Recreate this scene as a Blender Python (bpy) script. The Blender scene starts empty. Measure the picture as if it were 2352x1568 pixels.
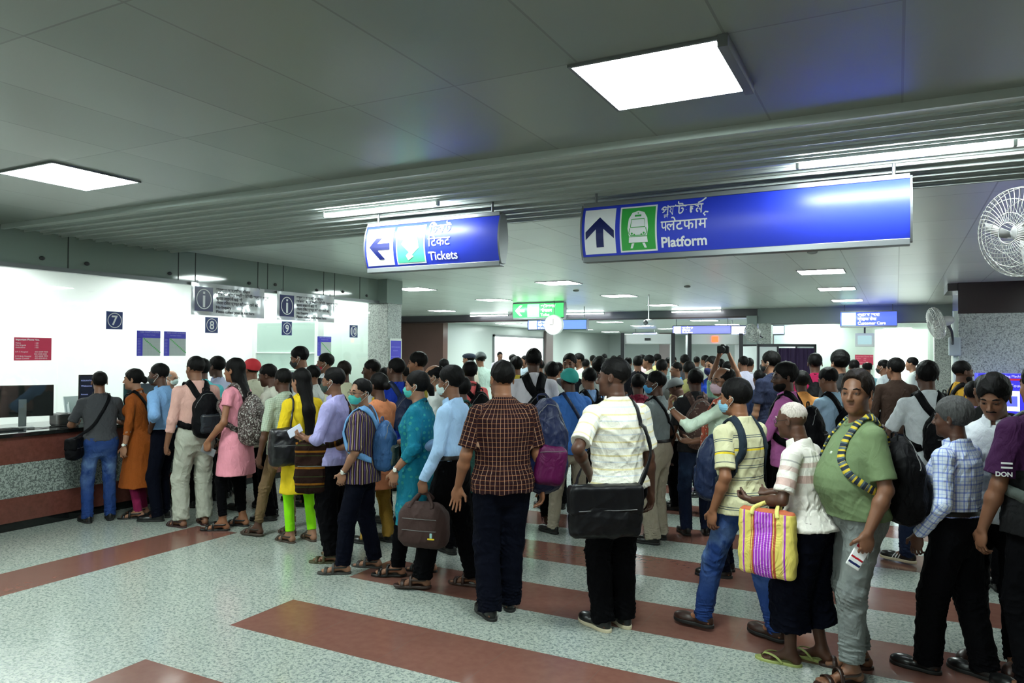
import bpy, bmesh, math, random
import numpy as np
from mathutils import Vector, Matrix
random.seed(4); np.random.seed(4)
sc = bpy.context.scene; COL = sc.collection
# ---------------------------------------------------------------- camera, world, exposure
CAM_H, FPX = 1.78, 1688.35
YAW, PIT, ROL = [math.radians(v) for v in (27.64, 0.90, 0.334)]
cd = bpy.data.cameras.new('camera'); cam = bpy.data.objects.new('camera', cd); COL.objects.link(cam); sc.camera = cam
cd.sensor_width = 36; cd.lens = FPX / 2352 * 36; cd.clip_start = .05; cd.clip_end = 200
CF = np.array([-math.sin(YAW) * math.cos(PIT), math.cos(YAW) * math.cos(PIT), math.sin(PIT)]); r0 = np.array([math.cos(YAW), math.sin(YAW), 0]); u0 = np.cross(r0, CF)
CR = r0 * math.cos(ROL) + u0 * math.sin(ROL); CU = -r0 * math.sin(ROL) + u0 * math.cos(ROL); CC = np.array([0, 0, CAM_H])
cam.matrix_world = Matrix(((CR[0], CU[0], -CF[0], 0), (CR[1], CU[1], -CF[1], 0), (CR[2], CU[2], -CF[2], CAM_H), (0, 0, 0, 1)))
w = bpy.data.worlds.new('world'); sc.world = w; w.use_nodes = True; w.node_tree.nodes['Background'].inputs[0].default_value = (.75, .9, .85, 1); w.node_tree.nodes['Background'].inputs[1].default_value = .03
sc.view_settings.view_transform = 'Standard'; sc.view_settings.look = 'None'; sc.view_settings.gamma = 1; sc.view_settings.exposure = 0.95
sc.cycles.use_denoising = True; sc.cycles.max_bounces = 6; sc.cycles.diffuse_bounces = 3; sc.cycles.glossy_bounces = 3; sc.cycles.transparent_max_bounces = 12; sc.cycles.caustics_reflective = False; sc.cycles.caustics_refractive = False
sc.cycles.sample_clamp_indirect = 4
E_PANEL, E_TUBE, E_BOOTH = 36.0, 100.0, 7.6      # lamp strengths: ceiling panels, tubes, ticket office
def ray(px, py): return CF + CR * (px - 1176) / FPX - CU * (py - 784) / FPX
def atz(px, py, z=0.0):
    d = ray(px, py); return CC + d * ((z - CAM_H) / d[2])
# ---------------------------------------------------------------- tagging
def tag(o, label=None, cat=None, group=None, kind=None):
    if label: o['label'] = label
    if cat: o['category'] = cat
    if group: o['group'] = group
    if kind: o['kind'] = kind
    return o
# ---------------------------------------------------------------- materials
MATS = {}
def nodes(name):
    m = bpy.data.materials.new(name); m.use_nodes = True; nt = m.node_tree; b = nt.nodes['Principled BSDF']; return m, nt, b
def nd(nt, t, **kw):
    n = nt.nodes.new('ShaderNode' + t)
    for k, v in kw.items():
        if k.startswith('i_'):
            s = k[2:]; n.inputs[int(s) if s.isdigit() else s.replace('_', ' ')].default_value = v
        else: setattr(n, k, v)
    return n
def mth(nt, op, a, b=None, c=None):
    n = nt.nodes.new('ShaderNodeMath'); n.operation = op
    for i, v in enumerate((a, b, c)):
        if v is None: continue
        if isinstance(v, (int, float)): n.inputs[i].default_value = v
        else: nt.links.new(v, n.inputs[i])
    return n.outputs[0]
def mixc(nt, f, a, b):
    n = nt.nodes.new('ShaderNodeMix'); n.data_type = 'RGBA'
    for s, v in ((0, f), (6, a), (7, b)):
        if isinstance(v, (int, float)): n.inputs[s].default_value = v
        elif isinstance(v, tuple): n.inputs[s].default_value = (*v[:3], 1)
        else: nt.links.new(v, n.inputs[s])
    return n.outputs[2]
def bump(nt, b, hgt, st, dist=.01):
    n = nd(nt, 'Bump', i_Strength=st, i_Distance=dist); nt.links.new(hgt, n.inputs['Height']); nt.links.new(n.outputs[0], b.inputs['Normal'])
def M(name, col=(.5, .5, .5), rough=.5, metal=0, emit=None, es=1.0, alpha=None, bmp=0, bs=40, spec=None, var=0):
    if name in MATS: return MATS[name]
    m, nt, b = nodes(name); MATS[name] = m
    b.inputs['Base Color'].default_value = (*col, 1); b.inputs['Roughness'].default_value = rough; b.inputs['Metallic'].default_value = metal
    if spec is not None: b.inputs['Specular IOR Level'].default_value = spec
    if emit: b.inputs['Emission Color'].default_value = (*emit, 1); b.inputs['Emission Strength'].default_value = es
    tc = nd(nt, 'TexCoord')
    if bmp: n = nd(nt, 'TexNoise', i_Scale=bs, i_Detail=3); nt.links.new(tc.outputs['Object'], n.inputs[0]); bump(nt, b, n.outputs[0], bmp)
    if var: n = nd(nt, 'TexNoise', i_Scale=bs * .5, i_Detail=4); nt.links.new(tc.outputs['Object'], n.inputs[0]); nt.links.new(mixc(nt, n.outputs[0], tuple(c * (1 - var) for c in col), tuple(c * (1 + var) for c in col)), b.inputs['Base Color'])
    return m
def cloth(name, base, kind='plain', c2=None, c3=None, p=.04, p2=None, w=.12, rough=.85, wr=.6, fine=.0, sheen=0):
    if name in MATS: return MATS[name]
    m, nt, b = nodes(name); MATS[name] = m; b.inputs['Roughness'].default_value = rough; b.inputs['Specular IOR Level'].default_value = .25 if max(base) > .02 else .07
    if sheen: b.inputs['Sheen Weight'].default_value = sheen
    at = nd(nt, 'Attribute', attribute_name='cloth'); sp = nd(nt, 'SeparateXYZ'); nt.links.new(at.outputs['Vector'], sp.inputs[0]); u, v = sp.outputs[0], sp.outputs[1]
    tc = nd(nt, 'TexCoord'); ob = tc.outputs['Object']; p2 = p2 or p
    n1 = nd(nt, 'TexNoise', i_Scale=7, i_Detail=4, i_Distortion=.4); nt.links.new(ob, n1.inputs[0])
    col = mixc(nt, n1.outputs[0], tuple(c * .82 for c in base), tuple(min(c * 1.12, 1) for c in base))
    def line(x, per, ww, off=0.0):
        return mth(nt, 'LESS_THAN', mth(nt, 'FRACT', mth(nt, 'ADD', mth(nt, 'DIVIDE', x, per), off)), ww)
    if kind == 'plaid':
        col = mixc(nt, mth(nt, 'MULTIPLY', line(v, p2, w), .8), col, c3 or c2); col = mixc(nt, mth(nt, 'MULTIPLY', line(u, p, w), .8), col, c2)
    elif kind == 'check':
        col = mixc(nt, mth(nt, 'MULTIPLY', line(v, p2, w), .55), col, c2); col = mixc(nt, mth(nt, 'MULTIPLY', line(u, p, w), .55), col, c2)
        col = mixc(nt, mth(nt, 'MULTIPLY', line(v, p2, .07, .5), .5), col, c3 or c2); col = mixc(nt, mth(nt, 'MULTIPLY', line(u, p, .07, .5), .5), col, c3 or c2)
    elif kind == 'hs':
        col = mixc(nt, line(v, p, w), col, c2)
        if c3: col = mixc(nt, line(v, p2, w * .8, .45), col, c3)
    elif kind == 'vs':
        col = mixc(nt, line(u, p, w), col, c2)
        if c3: col = mixc(nt, line(u, p2, w * .8, .45), col, c3)
    elif kind in ('dots', 'print'):
        vo = nd(nt, 'TexVoronoi', i_Scale=1 / p, i_Randomness=.35 if kind == 'dots' else 1.0); nt.links.new(at.outputs['Vector'], vo.inputs[0]); col = mixc(nt, mth(nt, 'LESS_THAN', vo.outputs[0], w), col, c2)
        if c3: v2 = nd(nt, 'TexVoronoi', i_Scale=1.7 / p, i_Randomness=1.0); nt.links.new(at.outputs['Vector'], v2.inputs[0]); col = mixc(nt, mth(nt, 'LESS_THAN', v2.outputs[0], w * .6), col, c3)
    elif kind == 'camo':
        a = nd(nt, 'TexNoise', i_Scale=44, i_Detail=1, i_Distortion=1.2); nt.links.new(at.outputs['Vector'], a.inputs[0]); col = mixc(nt, mth(nt, 'GREATER_THAN', a.outputs[0], .52), col, c2)
        a2 = nd(nt, 'TexNoise', i_Scale=62, i_Detail=1); nt.links.new(ob, a2.inputs[0]); col = mixc(nt, mth(nt, 'GREATER_THAN', a2.outputs[0], .60), col, c3)
    elif kind == 'jeans':
        g = mth(nt, 'SUBTRACT', v, .62); g = mth(nt, 'MULTIPLY', mth(nt, 'MULTIPLY', g, g), -26); g = mth(nt, 'EXPONENT', g)
        n2 = nd(nt, 'TexNoise', i_Scale=9, i_Detail=5); nt.links.new(ob, n2.inputs[0]); g = mth(nt, 'MULTIPLY', g, mth(nt, 'MULTIPLY', mth(nt, 'SUBTRACT', n2.outputs[0], .38), 2.6)); g.node.use_clamp = True
        col = mixc(nt, g, col, c2)
    elif kind == 'bands':   # single stripes at chosen heights
        for z0, z1, c in c2: col = mixc(nt, mth(nt, 'MULTIPLY', mth(nt, 'GREATER_THAN', v, z0), mth(nt, 'LESS_THAN', v, z1)), col, c)
    nt.links.new(col, b.inputs['Base Color'])
    mp = nd(nt, 'Mapping'); mp.inputs['Scale'].default_value = (1, 1, .6); nt.links.new(ob, mp.inputs[0])
    n2 = nd(nt, 'TexNoise', i_Scale=16, i_Detail=4, i_Distortion=1.1, i_Roughness=.45); nt.links.new(mp.outputs[0], n2.inputs[0]); bump(nt, b, n2.outputs[0], wr, .03)
    return m
def skinmat(name, c, lip=(.22, .07, .055)):
    m, nt, b = nodes(name); b.inputs['Roughness'].default_value = .48; b.inputs['Specular IOR Level'].default_value = .4
    at = nd(nt, 'Attribute', attribute_name='tone'); sp = nd(nt, 'SeparateXYZ'); nt.links.new(at.outputs['Vector'], sp.inputs[0]); tc = nd(nt, 'TexCoord')
    n = nd(nt, 'TexNoise', i_Scale=14, i_Detail=4); nt.links.new(tc.outputs['Object'], n.inputs[0]); col = mixc(nt, n.outputs[0], tuple(x * .85 for x in c), tuple(x * 1.15 for x in c))
    col = mixc(nt, mth(nt, 'MULTIPLY', sp.outputs[0], .9), col, tuple(a * .5 + l * .5 for a, l in zip(c, lip))); col = mixc(nt, mth(nt, 'MULTIPLY', sp.outputs[1], .28), col, tuple(x * .45 for x in c)); col = mixc(nt, mth(nt, 'MULTIPLY', sp.outputs[2], .8), col, (.012, .006, .005)); nt.links.new(col, b.inputs['Base Color'])
    n3 = nd(nt, 'TexNoise', i_Scale=160, i_Detail=2); nt.links.new(tc.outputs['Object'], n3.inputs[0]); bump(nt, b, n3.outputs[0], .12, .004); return m
SKIN = [skinmat('skin_light_brown', (.30, .145, .085)), skinmat('skin_brown', (.18, .078, .042)), skinmat('skin_dark_brown', (.075, .030, .017)), skinmat('skin_golden_brown', (.24, .10, .050))]
def hairmat(name, c, c2=None):
    m, nt, b = nodes(name); b.inputs['Roughness'].default_value = .6; b.inputs['Specular IOR Level'].default_value = .12; tc = nd(nt, 'TexCoord'); mp = nd(nt, 'Mapping'); mp.inputs['Scale'].default_value = (160, 160, 30)
    nt.links.new(tc.outputs['Object'], mp.inputs[0]); n = nd(nt, 'TexNoise', i_Scale=1, i_Detail=3); nt.links.new(mp.outputs[0], n.inputs[0]); bump(nt, b, n.outputs[0], .5, .004)
    nt.links.new(mixc(nt, n.outputs[0], tuple(x * .5 for x in c), tuple(x * 1.3 for x in (c2 or c))), b.inputs['Base Color']); return m
HAIR = {'black': hairmat('hair_black', (.0035, .003, .003)), 'grey': hairmat('hair_grey', (.10, .10, .10), (.30, .31, .31)), 'white': hairmat('hair_white', (.36, .29, .25), (.60, .54, .49)), 'dark': hairmat('hair_dark_brown', (.012, .008, .006)), 'pepper': hairmat('hair_pepper', (.012, .012, .012), (.09, .09, .09))}
LEATHER = {'black': M('shoe_black', (.006, .006, .006), .3), 'brown': M('shoe_brown', (.03, .013, .009), .4), 'maroon': M('sandal_maroon', (.03, .010, .010), .4), 'grey': M('sandal_grey', (.035, .032, .028), .6), 'olive': M('sandal_olive', (.06, .055, .02), .6), 'lime': M('flip_green', (.30, .34, .10), .6), 'tan': M('sandal_tan', (.05, .033, .022), .6), 'red': M('sandal_red', (.12, .015, .012), .5)}
m, nt, b = nodes('eye_white'); at = nd(nt, 'Attribute', attribute_name='tone'); sp = nd(nt, 'SeparateXYZ'); nt.links.new(at.outputs['Vector'], sp.inputs[0]); b.inputs['Roughness'].default_value = .15
nt.links.new(mixc(nt, sp.outputs[0], (.36, .32, .29), (.008, .004, .003)), b.inputs['Base Color']); M_EYE = m
# ---------------------------------------------------------------- field modelling (solid shapes as distance fields, meshed)
f32 = np.float32
def V3(*a): return np.array(a, dtype=f32)
def smin(a, b, k):
    h = np.maximum(k - np.abs(a - b), 0.0) / k
    return np.minimum(a, b) - h * h * k * 0.25
def rc(a, b, r1, r2):
    a = np.array(a, f32); b = np.array(b, f32); ba = b - a; l2 = float(ba @ ba) + 1e-9
    def fn(p):
        q = p - a; t = np.clip((q @ ba) / l2, 0, 1)
        return np.linalg.norm(q - t[..., None] * ba, axis=-1) - (r1 + (r2 - r1) * t)
    return fn
def rcc(a, b, r1, r2, c0=False, c1=True):
    g = rc(a, b, r1, r2); a = np.array(a, f32); b = np.array(b, f32); u = (b - a) / np.linalg.norm(b - a)
    def fn(p):
        d = g(p)
        if c1: d = np.maximum(d, (p - b) @ u)
        if c0: d = np.maximum(d, (a - p) @ u)
        return d
    return fn
def el(c, r, M=None):
    c = np.array(c, f32); r = np.array(r, f32)
    def fn(p):
        q = p - c
        if M is not None: q = q @ M
        k0 = np.linalg.norm(q / r, axis=-1); k1 = np.linalg.norm(q / (r * r), axis=-1) + 1e-9
        return k0 * (k0 - 1.0) / k1
    return fn
def rbox(c, hs, r, M=None):
    c = np.array(c, f32); hs = np.array(hs, f32) - r
    def fn(p):
        q = p - c
        if M is not None: q = q @ M
        q = np.abs(q) - hs
        return np.linalg.norm(np.maximum(q, 0), axis=-1) + np.minimum(q.max(-1), 0) - r
    return fn
def slab(prof, off=0.0, sh=None, z0=None, z1=None, ex=2.0):
    pr = np.array(prof, f32); zz = pr[:, 0]
    def fn(p):
        z = p[..., 2]
        a = np.interp(z, zz, pr[:, 1]) + off; b = np.interp(z, zz, pr[:, 2]) + off; yc = np.interp(z, zz, pr[:, 3])
        x = p[..., 0]; y = p[..., 1] - yc
        if sh is not None:
            sx, sy = sh(z); x = x - sx; y = y - sy
        if ex != 2.0:
            q = (np.abs(x / a) ** ex + np.abs(y / b) ** ex) ** (1 / ex)
            d = (q - 1.0) * np.minimum(a, b)
        else:
            k0 = np.sqrt((x / a) ** 2 + (y / b) ** 2); k1 = np.sqrt((x / a / a) ** 2 + (y / b / b) ** 2) + 1e-6
            d = k0 * (k0 - 1) / k1
        lo = zz[0] if z0 is None else z0; hi = zz[-1] if z1 is None else z1
        return np.maximum(d, np.maximum(z - hi, lo - z))
    return fn
class Fld:
    def __init__(s): s.p = []; s.cuts = []; s.disp = []
    def add(s, fn, k=0.02): s.p.append((fn, k, 1)); return s
    def sub(s, fn, k=0.01): s.p.append((fn, k, -1)); return s
    def cut(s, fn): s.cuts.append(fn); return s
    def __call__(s, P):
        d = None
        for fn, k, sg in s.p:
            v = fn(P)
            if d is None: d = v; continue
            d = smin(d, v, k) if sg > 0 else -smin(-d, v, k)
        for g in s.disp: d = d + g(P)
        for c in s.cuts: d = np.maximum(d, c(P))
        return d
    def blocks(s, cen, pts, R):
        B, N, _ = pts.shape
        dcs = [fn(cen) for fn, k, sg in s.p]
        best = np.min([d for d, (f, k, sg) in zip(dcs, s.p) if sg > 0], axis=0)
        D = np.full((B, N), 1e3, f32); first = True
        for dc, (fn, k, sg) in zip(dcs, s.p):
            m = dc < (best + 2 * R + k) if sg > 0 else dc < (R * 1.6 + k)
            if not m.any(): continue
            v = fn(pts[m]).astype(f32); o = D[m]
            D[m] = smin(o, v, k) if sg > 0 else -smin(-o, v, k)
        for g in s.disp: D = D + g(pts)
        for c in s.cuts: D = np.maximum(D, c(pts))
        return D
NB = 8
def polygonize(F, lo, hi, h):
    lo = np.array(lo, f32) - 2 * h; hi = np.array(hi, f32) + 2 * h
    nb = np.ceil((hi - lo) / (NB * h)).astype(int)
    gi = np.stack(np.meshgrid(*[np.arange(n) for n in nb], indexing='ij'), -1).reshape(-1, 3)
    cen = (lo + (gi + 0.5) * NB * h).astype(f32)
    R = NB * h * 0.87
    d = np.concatenate([F(cen[i:i + 60000]) for i in range(0, len(cen), 60000)])
    act = np.abs(d) < R * 1.9 + 0.012
    gi = gi[act]; cen = cen[act]
    if len(gi) == 0: return np.zeros((0, 3), f32), np.zeros((0, 4), np.int64)
    n1 = NB + 1
    o = np.stack(np.meshgrid(*[np.arange(n1)] * 3, indexing='ij'), -1).reshape(-1, 3)
    Ny, Nz = int(nb[1] * NB + 2), int(nb[2] * NB + 2)
    keys, vs, qs = [], [], []
    for s in range(0, len(gi), 400):
        g = gi[s:s + 400]; base = g * NB
        idx = base[:, None, :] + o[None]
        P = (lo + idx * h).astype(f32)
        D = F.blocks(cen[s:s + 400], P, R).reshape(-1, n1, n1, n1)
        S = D < 0
        c = np.zeros((len(g), NB, NB, NB), int)
        for dx in (0, 1):
            for dy in (0, 1):
                for dz in (0, 1): c += S[:, dx:dx + NB, dy:dy + NB, dz:dz + NB]
        bb, ii, jj, kk = np.nonzero((c > 0) & (c < 8))
        if len(bb) == 0: continue
        acc = np.zeros((len(bb), 3)); cnt = np.zeros(len(bb))
        co = {(dx, dy, dz): D[bb, ii + dx, jj + dy, kk + dz] for dx in (0, 1) for dy in (0, 1) for dz in (0, 1)}
        for ax in range(3):
            for u in (0, 1):
                for v in (0, 1):
                    a = [0, 0, 0]; oth = [q for q in range(3) if q != ax]; a[oth[0]] = u; a[oth[1]] = v
                    b = list(a); b[ax] = 1
                    da = co[tuple(a)]; db = co[tuple(b)]
                    m = (da < 0) != (db < 0); t = np.where(m, da / np.where(m, da - db, 1), 0)
                    pt = np.array(a, float)[None].repeat(len(bb), 0); pt[:, ax] += t
                    acc += pt * m[:, None]; cnt += m
        loc = acc / cnt[:, None]
        cell = base[bb] + np.stack([ii, jj, kk], 1)
        keys.append((cell[:, 0] * Ny + cell[:, 1]) * Nz + cell[:, 2]); vs.append(lo + (cell + loc) * h)
        for ax in range(3):
            A = S[:, :NB, :NB, :NB]; sl = [slice(0, NB)] * 3; sl[ax] = slice(1, NB + 1)
            Bq = S[(slice(None),) + tuple(sl)]
            b2, i2, j2, k2 = np.nonzero(A != Bq)
            if len(b2) == 0: continue
            cl = base[b2] + np.stack([i2, j2, k2], 1); inside = A[b2, i2, j2, k2]
            u, v = (ax + 1) % 3, (ax + 2) % 3
            def kk_(du, dv):
                q = cl.copy(); q[:, u] -= du; q[:, v] -= dv
                return (q[:, 0] * Ny + q[:, 1]) * Nz + q[:, 2]
            q = np.stack([kk_(1, 1), kk_(0, 1), kk_(0, 0), kk_(1, 0)], 1)
            q[~inside] = q[~inside][:, ::-1]
            qs.append(q)
    if not keys: return np.zeros((0, 3), f32), np.zeros((0, 4), np.int64)
    keys = np.concatenate(keys); vs = np.concatenate(vs); qs = np.concatenate(qs)
    od = np.argsort(keys); keys = keys[od]; vs = vs[od]
    f = np.searchsorted(keys, qs); f = np.minimum(f, len(keys) - 1)
    ok = (keys[f] == qs).all(1)
    return vs, f[ok]
def mesh_of(name, vs, fs, mat, uv=None, col=None, smooth=True):
    me = bpy.data.meshes.new(name); n = len(vs); m = len(fs); q = fs.shape[1] if m else 4
    me.vertices.add(n); me.vertices.foreach_set('co', np.asarray(vs, f32).ravel())
    me.loops.add(m * q); me.loops.foreach_set('vertex_index', fs.ravel().astype(np.int32))
    me.polygons.add(m); me.polygons.foreach_set('loop_start', np.arange(m, dtype=np.int32) * q)
    if smooth: me.polygons.foreach_set('use_smooth', np.ones(m, bool))
    if uv is not None:
        a = me.attributes.new('cloth', 'FLOAT_VECTOR', 'POINT'); a.data.foreach_set('vector', np.asarray(uv, f32).ravel())
    if col is not None:
        a = me.attributes.new('tone', 'FLOAT_VECTOR', 'POINT'); a.data.foreach_set('vector', np.asarray(col, f32).ravel())
    me.update(); me.materials.append(mat)
    return me
def solid(name, F, lo, hi, h, mat, parent=None, uvf=None, colf=None):
    vs, fs = polygonize(F, lo, hi, h)
    if len(fs) == 0: print('EMPTY', name); return None
    me = mesh_of(name, vs, fs, mat, None if uvf is None else uvf(vs), None if colf is None else colf(vs))
    ob = bpy.data.objects.new(name, me); COL.objects.link(ob)
    if parent is not None: ob.parent = parent
    return ob
# ---------------------------------------------------------------- people
def folds(seed, amp, freq=26.0, sz=1.0, zc=None, zw=None, top=None):
    rg = np.random.RandomState(seed); ks = []
    for i in range(4):
        k = rg.randn(3); k /= np.linalg.norm(k); k[2] *= sz; w = rg.randn(3) * 9
        ks.append(((k * freq * rg.uniform(.6, 1.5)).astype(f32), w.astype(f32), rg.uniform(0, 6)))
    def fn(p):
        a = 0
        for k, w, ph in ks:
            s = np.sin(p @ k + 1.6 * np.sin(p @ w + ph) + ph); a = a + (1.02 - np.sqrt(s * s + .04)) ** 2
        a = (a / 4 - 0.25) * amp
        if zc is not None: a = a * np.exp(-((p[..., 2] - zc) / zw) ** 2)
        if top is not None: a = a * np.clip((top - p[..., 2]) / .08, 0, 1)
        return -a
    return fn
def rotm(yaw=0, pitch=0, roll=0):
    y, p, r = [math.radians(v) for v in (yaw, pitch, roll)]
    Z = np.array([[math.cos(y), -math.sin(y), 0], [math.sin(y), math.cos(y), 0], [0, 0, 1]])
    X = np.array([[1, 0, 0], [0, math.cos(p), -math.sin(p)], [0, math.sin(p), math.cos(p)]])
    Y = np.array([[math.cos(r), 0, math.sin(r)], [0, 1, 0], [-math.sin(r), 0, math.cos(r)]])
    return (Z @ X @ Y).astype(f32)
def ik(a, t, l1, l2, pole):
    a = np.array(a, float); t = np.array(t, float); v = t - a; d = np.linalg.norm(v); mx = (l1 + l2) * .997
    if d > mx: t = a + v / d * mx; v = t - a; d = mx
    u = v / d; c = (l1 * l1 - l2 * l2 + d * d) / (2 * d); hh = math.sqrt(max(l1 * l1 - c * c, 0))
    pole = np.array(pole, float); pole = pole - (pole @ u) * u; pole /= np.linalg.norm(pole) + 1e-9
    return a + u * c + pole * hh, t
MALE = [(.76, .09, .06, -.01), (.84, .150, .100, -.012), (.92, .162, .108, -.014), (1.03, .146, .100, 0), (1.12, .148, .104, .004), (1.25, .164, .112, .0),
        (1.33, .160, .100, -.006), (1.385, .138, .074, -.014), (1.425, .086, .054, -.016), (1.475, .052, .048, -.010)]
FEM = [(.76, .09, .06, -.01), (.84, .160, .108, -.016), (.92, .168, .115, -.02), (1.03, .132, .094, 0), (1.12, .130, .094, .004), (1.25, .145, .105, .004),
       (1.33, .143, .092, -.006), (1.395, .122, .068, -.012), (1.435, .078, .05, -.012), (1.48, .046, .045, -.004)]
ARM = {  # wrist target (x out, y forward, z), elbow pole, hand direction, palm normal (for the right side)
    'down': ((.27, .03, .83), (.3, -1, 0), (0.03, .12, -1), (-1, 0, 0)), 'fwd': ((.17, .33, 1.05), (.6, -.3, -1), (-.2, 1, .1), (-.4, 0, 1)),
    'hold': ((.13, .30, 1.16), (.8, -.2, -1), (-.3, 1, .3), (-.6, 0, 1)), 'hip': ((.20, .02, 1.03), (1, -.75, .1), (-.5, .6, -.6), (-.8, -.5, 0)),
    'pocket': ((.215, .03, .93), (.8, -.8, 0), (-.15, .3, -1), (-1, 0, 0)), 'back': ((.10, -.17, .98), (1, -.5, 0), (-1, 0, -.1), (0, 1, 0)),
    'face': ((.07, .24, 1.40), (1, 0, -1), (-.3, .2, 1), (-.3, -1, 0)), 'up': ((.09, .20, 1.80), (1, .2, -.3), (-.3, .1, 1), (-1, .3, 0)),
    'bag': ((.26, .00, .86), (.4, -1, 0), (0, .05, -1), (-1, 0, 0)), 'swing': ((.25, .19, .88), (.3, -1, 0), (0, .4, -1), (-1, 0, 0))}
def hand(F, W, D, Nn, pose, side, h):
    D = np.array(D, float); D /= np.linalg.norm(D); N = np.array(Nn, float); N -= (N @ D) * D; N /= np.linalg.norm(N)
    S = np.cross(D, N) * side   # towards the thumb
    fr = max(1.0, h * .8 / .008)
    if h > .011: F.add(el(W + D * .07, (.035, .035, .06)), .02)
    M = np.stack([S, D, N], 1).astype(f32)
    F.add(el(W + D * .048, (.040, .052, .0165), M), .018)
    F.add(el(W + D * .03 + S * .022 + N * .006, (.018, .032, .016), M), .012)
    curl = {'relax': (22, 28, 20), 'fist': (62, 88, 60), 'open': (6, 8, 6), 'hold': (48, 62, 40), 'phone': (40, 58, 40)}[pose]
    sp = 1.35 if pose == 'open' else 1.0
    for i, (o, ln, r) in enumerate(((.029, .072, .0083), (.010, .080, .0087), (-.009, .074, .0083), (-.027, .058, .0074))):
        p = W + D * (.088 - .004 * abs(i - 1)) + S * o; d = D + S * o * (3.2 * sp); d /= np.linalg.norm(d); a = 0
        for j, (fr_, cu) in enumerate(zip((.45, .31, .24), curl)):
            a += math.radians(cu + 3 * i); q = d * math.cos(a) + N * math.sin(a); e = p + q * ln * fr_
            F.add(rc(p, e, r * fr * (1 - .1 * j), r * fr * (.93 - .1 * j)), .0035); p = e
    tb = W + D * .028 + S * .03; td = D * .62 + S * (.75 if pose != 'fist' else .25) + N * (.25 if pose != 'fist' else .75); td /= np.linalg.norm(td)
    t1 = tb + td * .042; td2 = D * .85 + S * .25 + N * (.35 if pose in ('relax', 'open') else .9); td2 /= np.linalg.norm(td2)
    F.add(rc(tb, t1, .0135 * fr, .0105 * fr), .008); F.add(rc(t1, t1 + td2 * .032, .0105 * fr, .0078 * fr), .004)
    return W + D * .095 + N * .028
PEOPLE = []
def ribbon(name, pts, nrm, w, th, mat, parent):
    pts = np.array(pts, float); nrm = np.array(nrm, float); n = len(pts)
    t = np.gradient(pts, axis=0); t /= np.linalg.norm(t, axis=1)[:, None] + 1e-9
    nrm -= (nrm * t).sum(1)[:, None] * t; nrm /= np.linalg.norm(nrm, axis=1)[:, None] + 1e-9
    b = np.cross(t, nrm) * w / 2; o = nrm * th / 2
    vs = np.concatenate([pts - b - o, pts + b - o, pts + b + o, pts - b + o]).reshape(4, n, 3).transpose(1, 0, 2).reshape(-1, 3)
    fs = [(4 * i + j, 4 * i + (j + 1) % 4, 4 * i + 4 + (j + 1) % 4, 4 * i + 4 + j) for i in range(n - 1) for j in range(4)]
    fs += [(3, 2, 1, 0), (4 * n - 4, 4 * n - 3, 4 * n - 2, 4 * n - 1)]
    al = np.concatenate([[0], np.cumsum(np.linalg.norm(np.diff(pts, axis=0), axis=1))]); uv_ = np.stack([np.tile([-w / 2, w / 2, w / 2, -w / 2], n), np.repeat(al, 4), np.zeros(4 * n)], 1)
    me = mesh_of(name, vs, np.array(fs), mat, uv=uv_, smooth=False)
    ob = bpy.data.objects.new(name, me); COL.objects.link(ob); ob.parent = parent; return ob
def spline(pts, n=24):
    P = np.array(pts, float); m = len(P); s = np.linspace(0, m - 1, n); out = []
    for u in s:
        i = min(int(u), m - 2); t = u - i; a, b, c, d = P[max(i - 1, 0)], P[i], P[i + 1], P[min(i + 2, m - 1)]
        out.append(.5 * (2 * b + (c - a) * t + (2 * a - 5 * b + 4 * c - d) * t * t + (3 * b - a - 3 * c + d) * t ** 3))
    return np.array(out)
def grad(F, p, e=.004):
    p = np.asarray(p, f32); g = np.stack([F(p + V3(*(e if j == i else 0 for j in range(3)))) - F(p - V3(*(e if j == i else 0 for j in range(3)))) for i in range(3)], -1)
    return g / (np.linalg.norm(g, axis=-1, keepdims=True) + 1e-9)
def hug(F, pts, off, n=40):
    """lay a path on the outside of the garment field"""
    P = spline(pts, n).astype(f32)
    for _ in range(6):
        d = F(P); g = grad(F, P); P = P + g * (off - d)[:, None] * .8
    return P, grad(F, P)
def tube(name, pts, r, mat, parent, sides=6, closed=False):
    pts = np.array(pts, float); n = len(pts); t = np.gradient(pts, axis=0)
    if closed: t = np.roll(pts, -1, 0) - np.roll(pts, 1, 0)
    t /= np.linalg.norm(t, axis=1)[:, None] + 1e-9
    up = np.array([0, 0, 1.0]) if abs(t[0][2]) < .9 else np.array([0, 1.0, 0]); vs = []
    b = np.cross(t[0], up)
    for i in range(n):
        b = b - (b @ t[i]) * t[i]; b /= np.linalg.norm(b) + 1e-9; c = np.cross(t[i], b)
        for j in range(sides):
            a = 2 * math.pi * j / sides; vs.append(pts[i] + (b * math.cos(a) + c * math.sin(a)) * (r[i] if hasattr(r, '__len__') else r))
    m = n if closed else n - 1
    fs = [(i * sides + j, i * sides + (j + 1) % sides, ((i + 1) % n) * sides + (j + 1) % sides, ((i + 1) % n) * sides + j) for i in range(m) for j in range(sides)]
    if not closed:
        c0 = len(vs); vs.append(pts[0]); vs.append(pts[-1])
        fs += [(c0, (j + 1) % sides, j, c0) for j in range(0)]
    me = mesh_of(name, np.array(vs), np.array(fs), mat)
    if name is None: return me
    ob = bpy.data.objects.new(name, me); COL.objects.link(ob); ob.parent = parent; return ob
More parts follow.
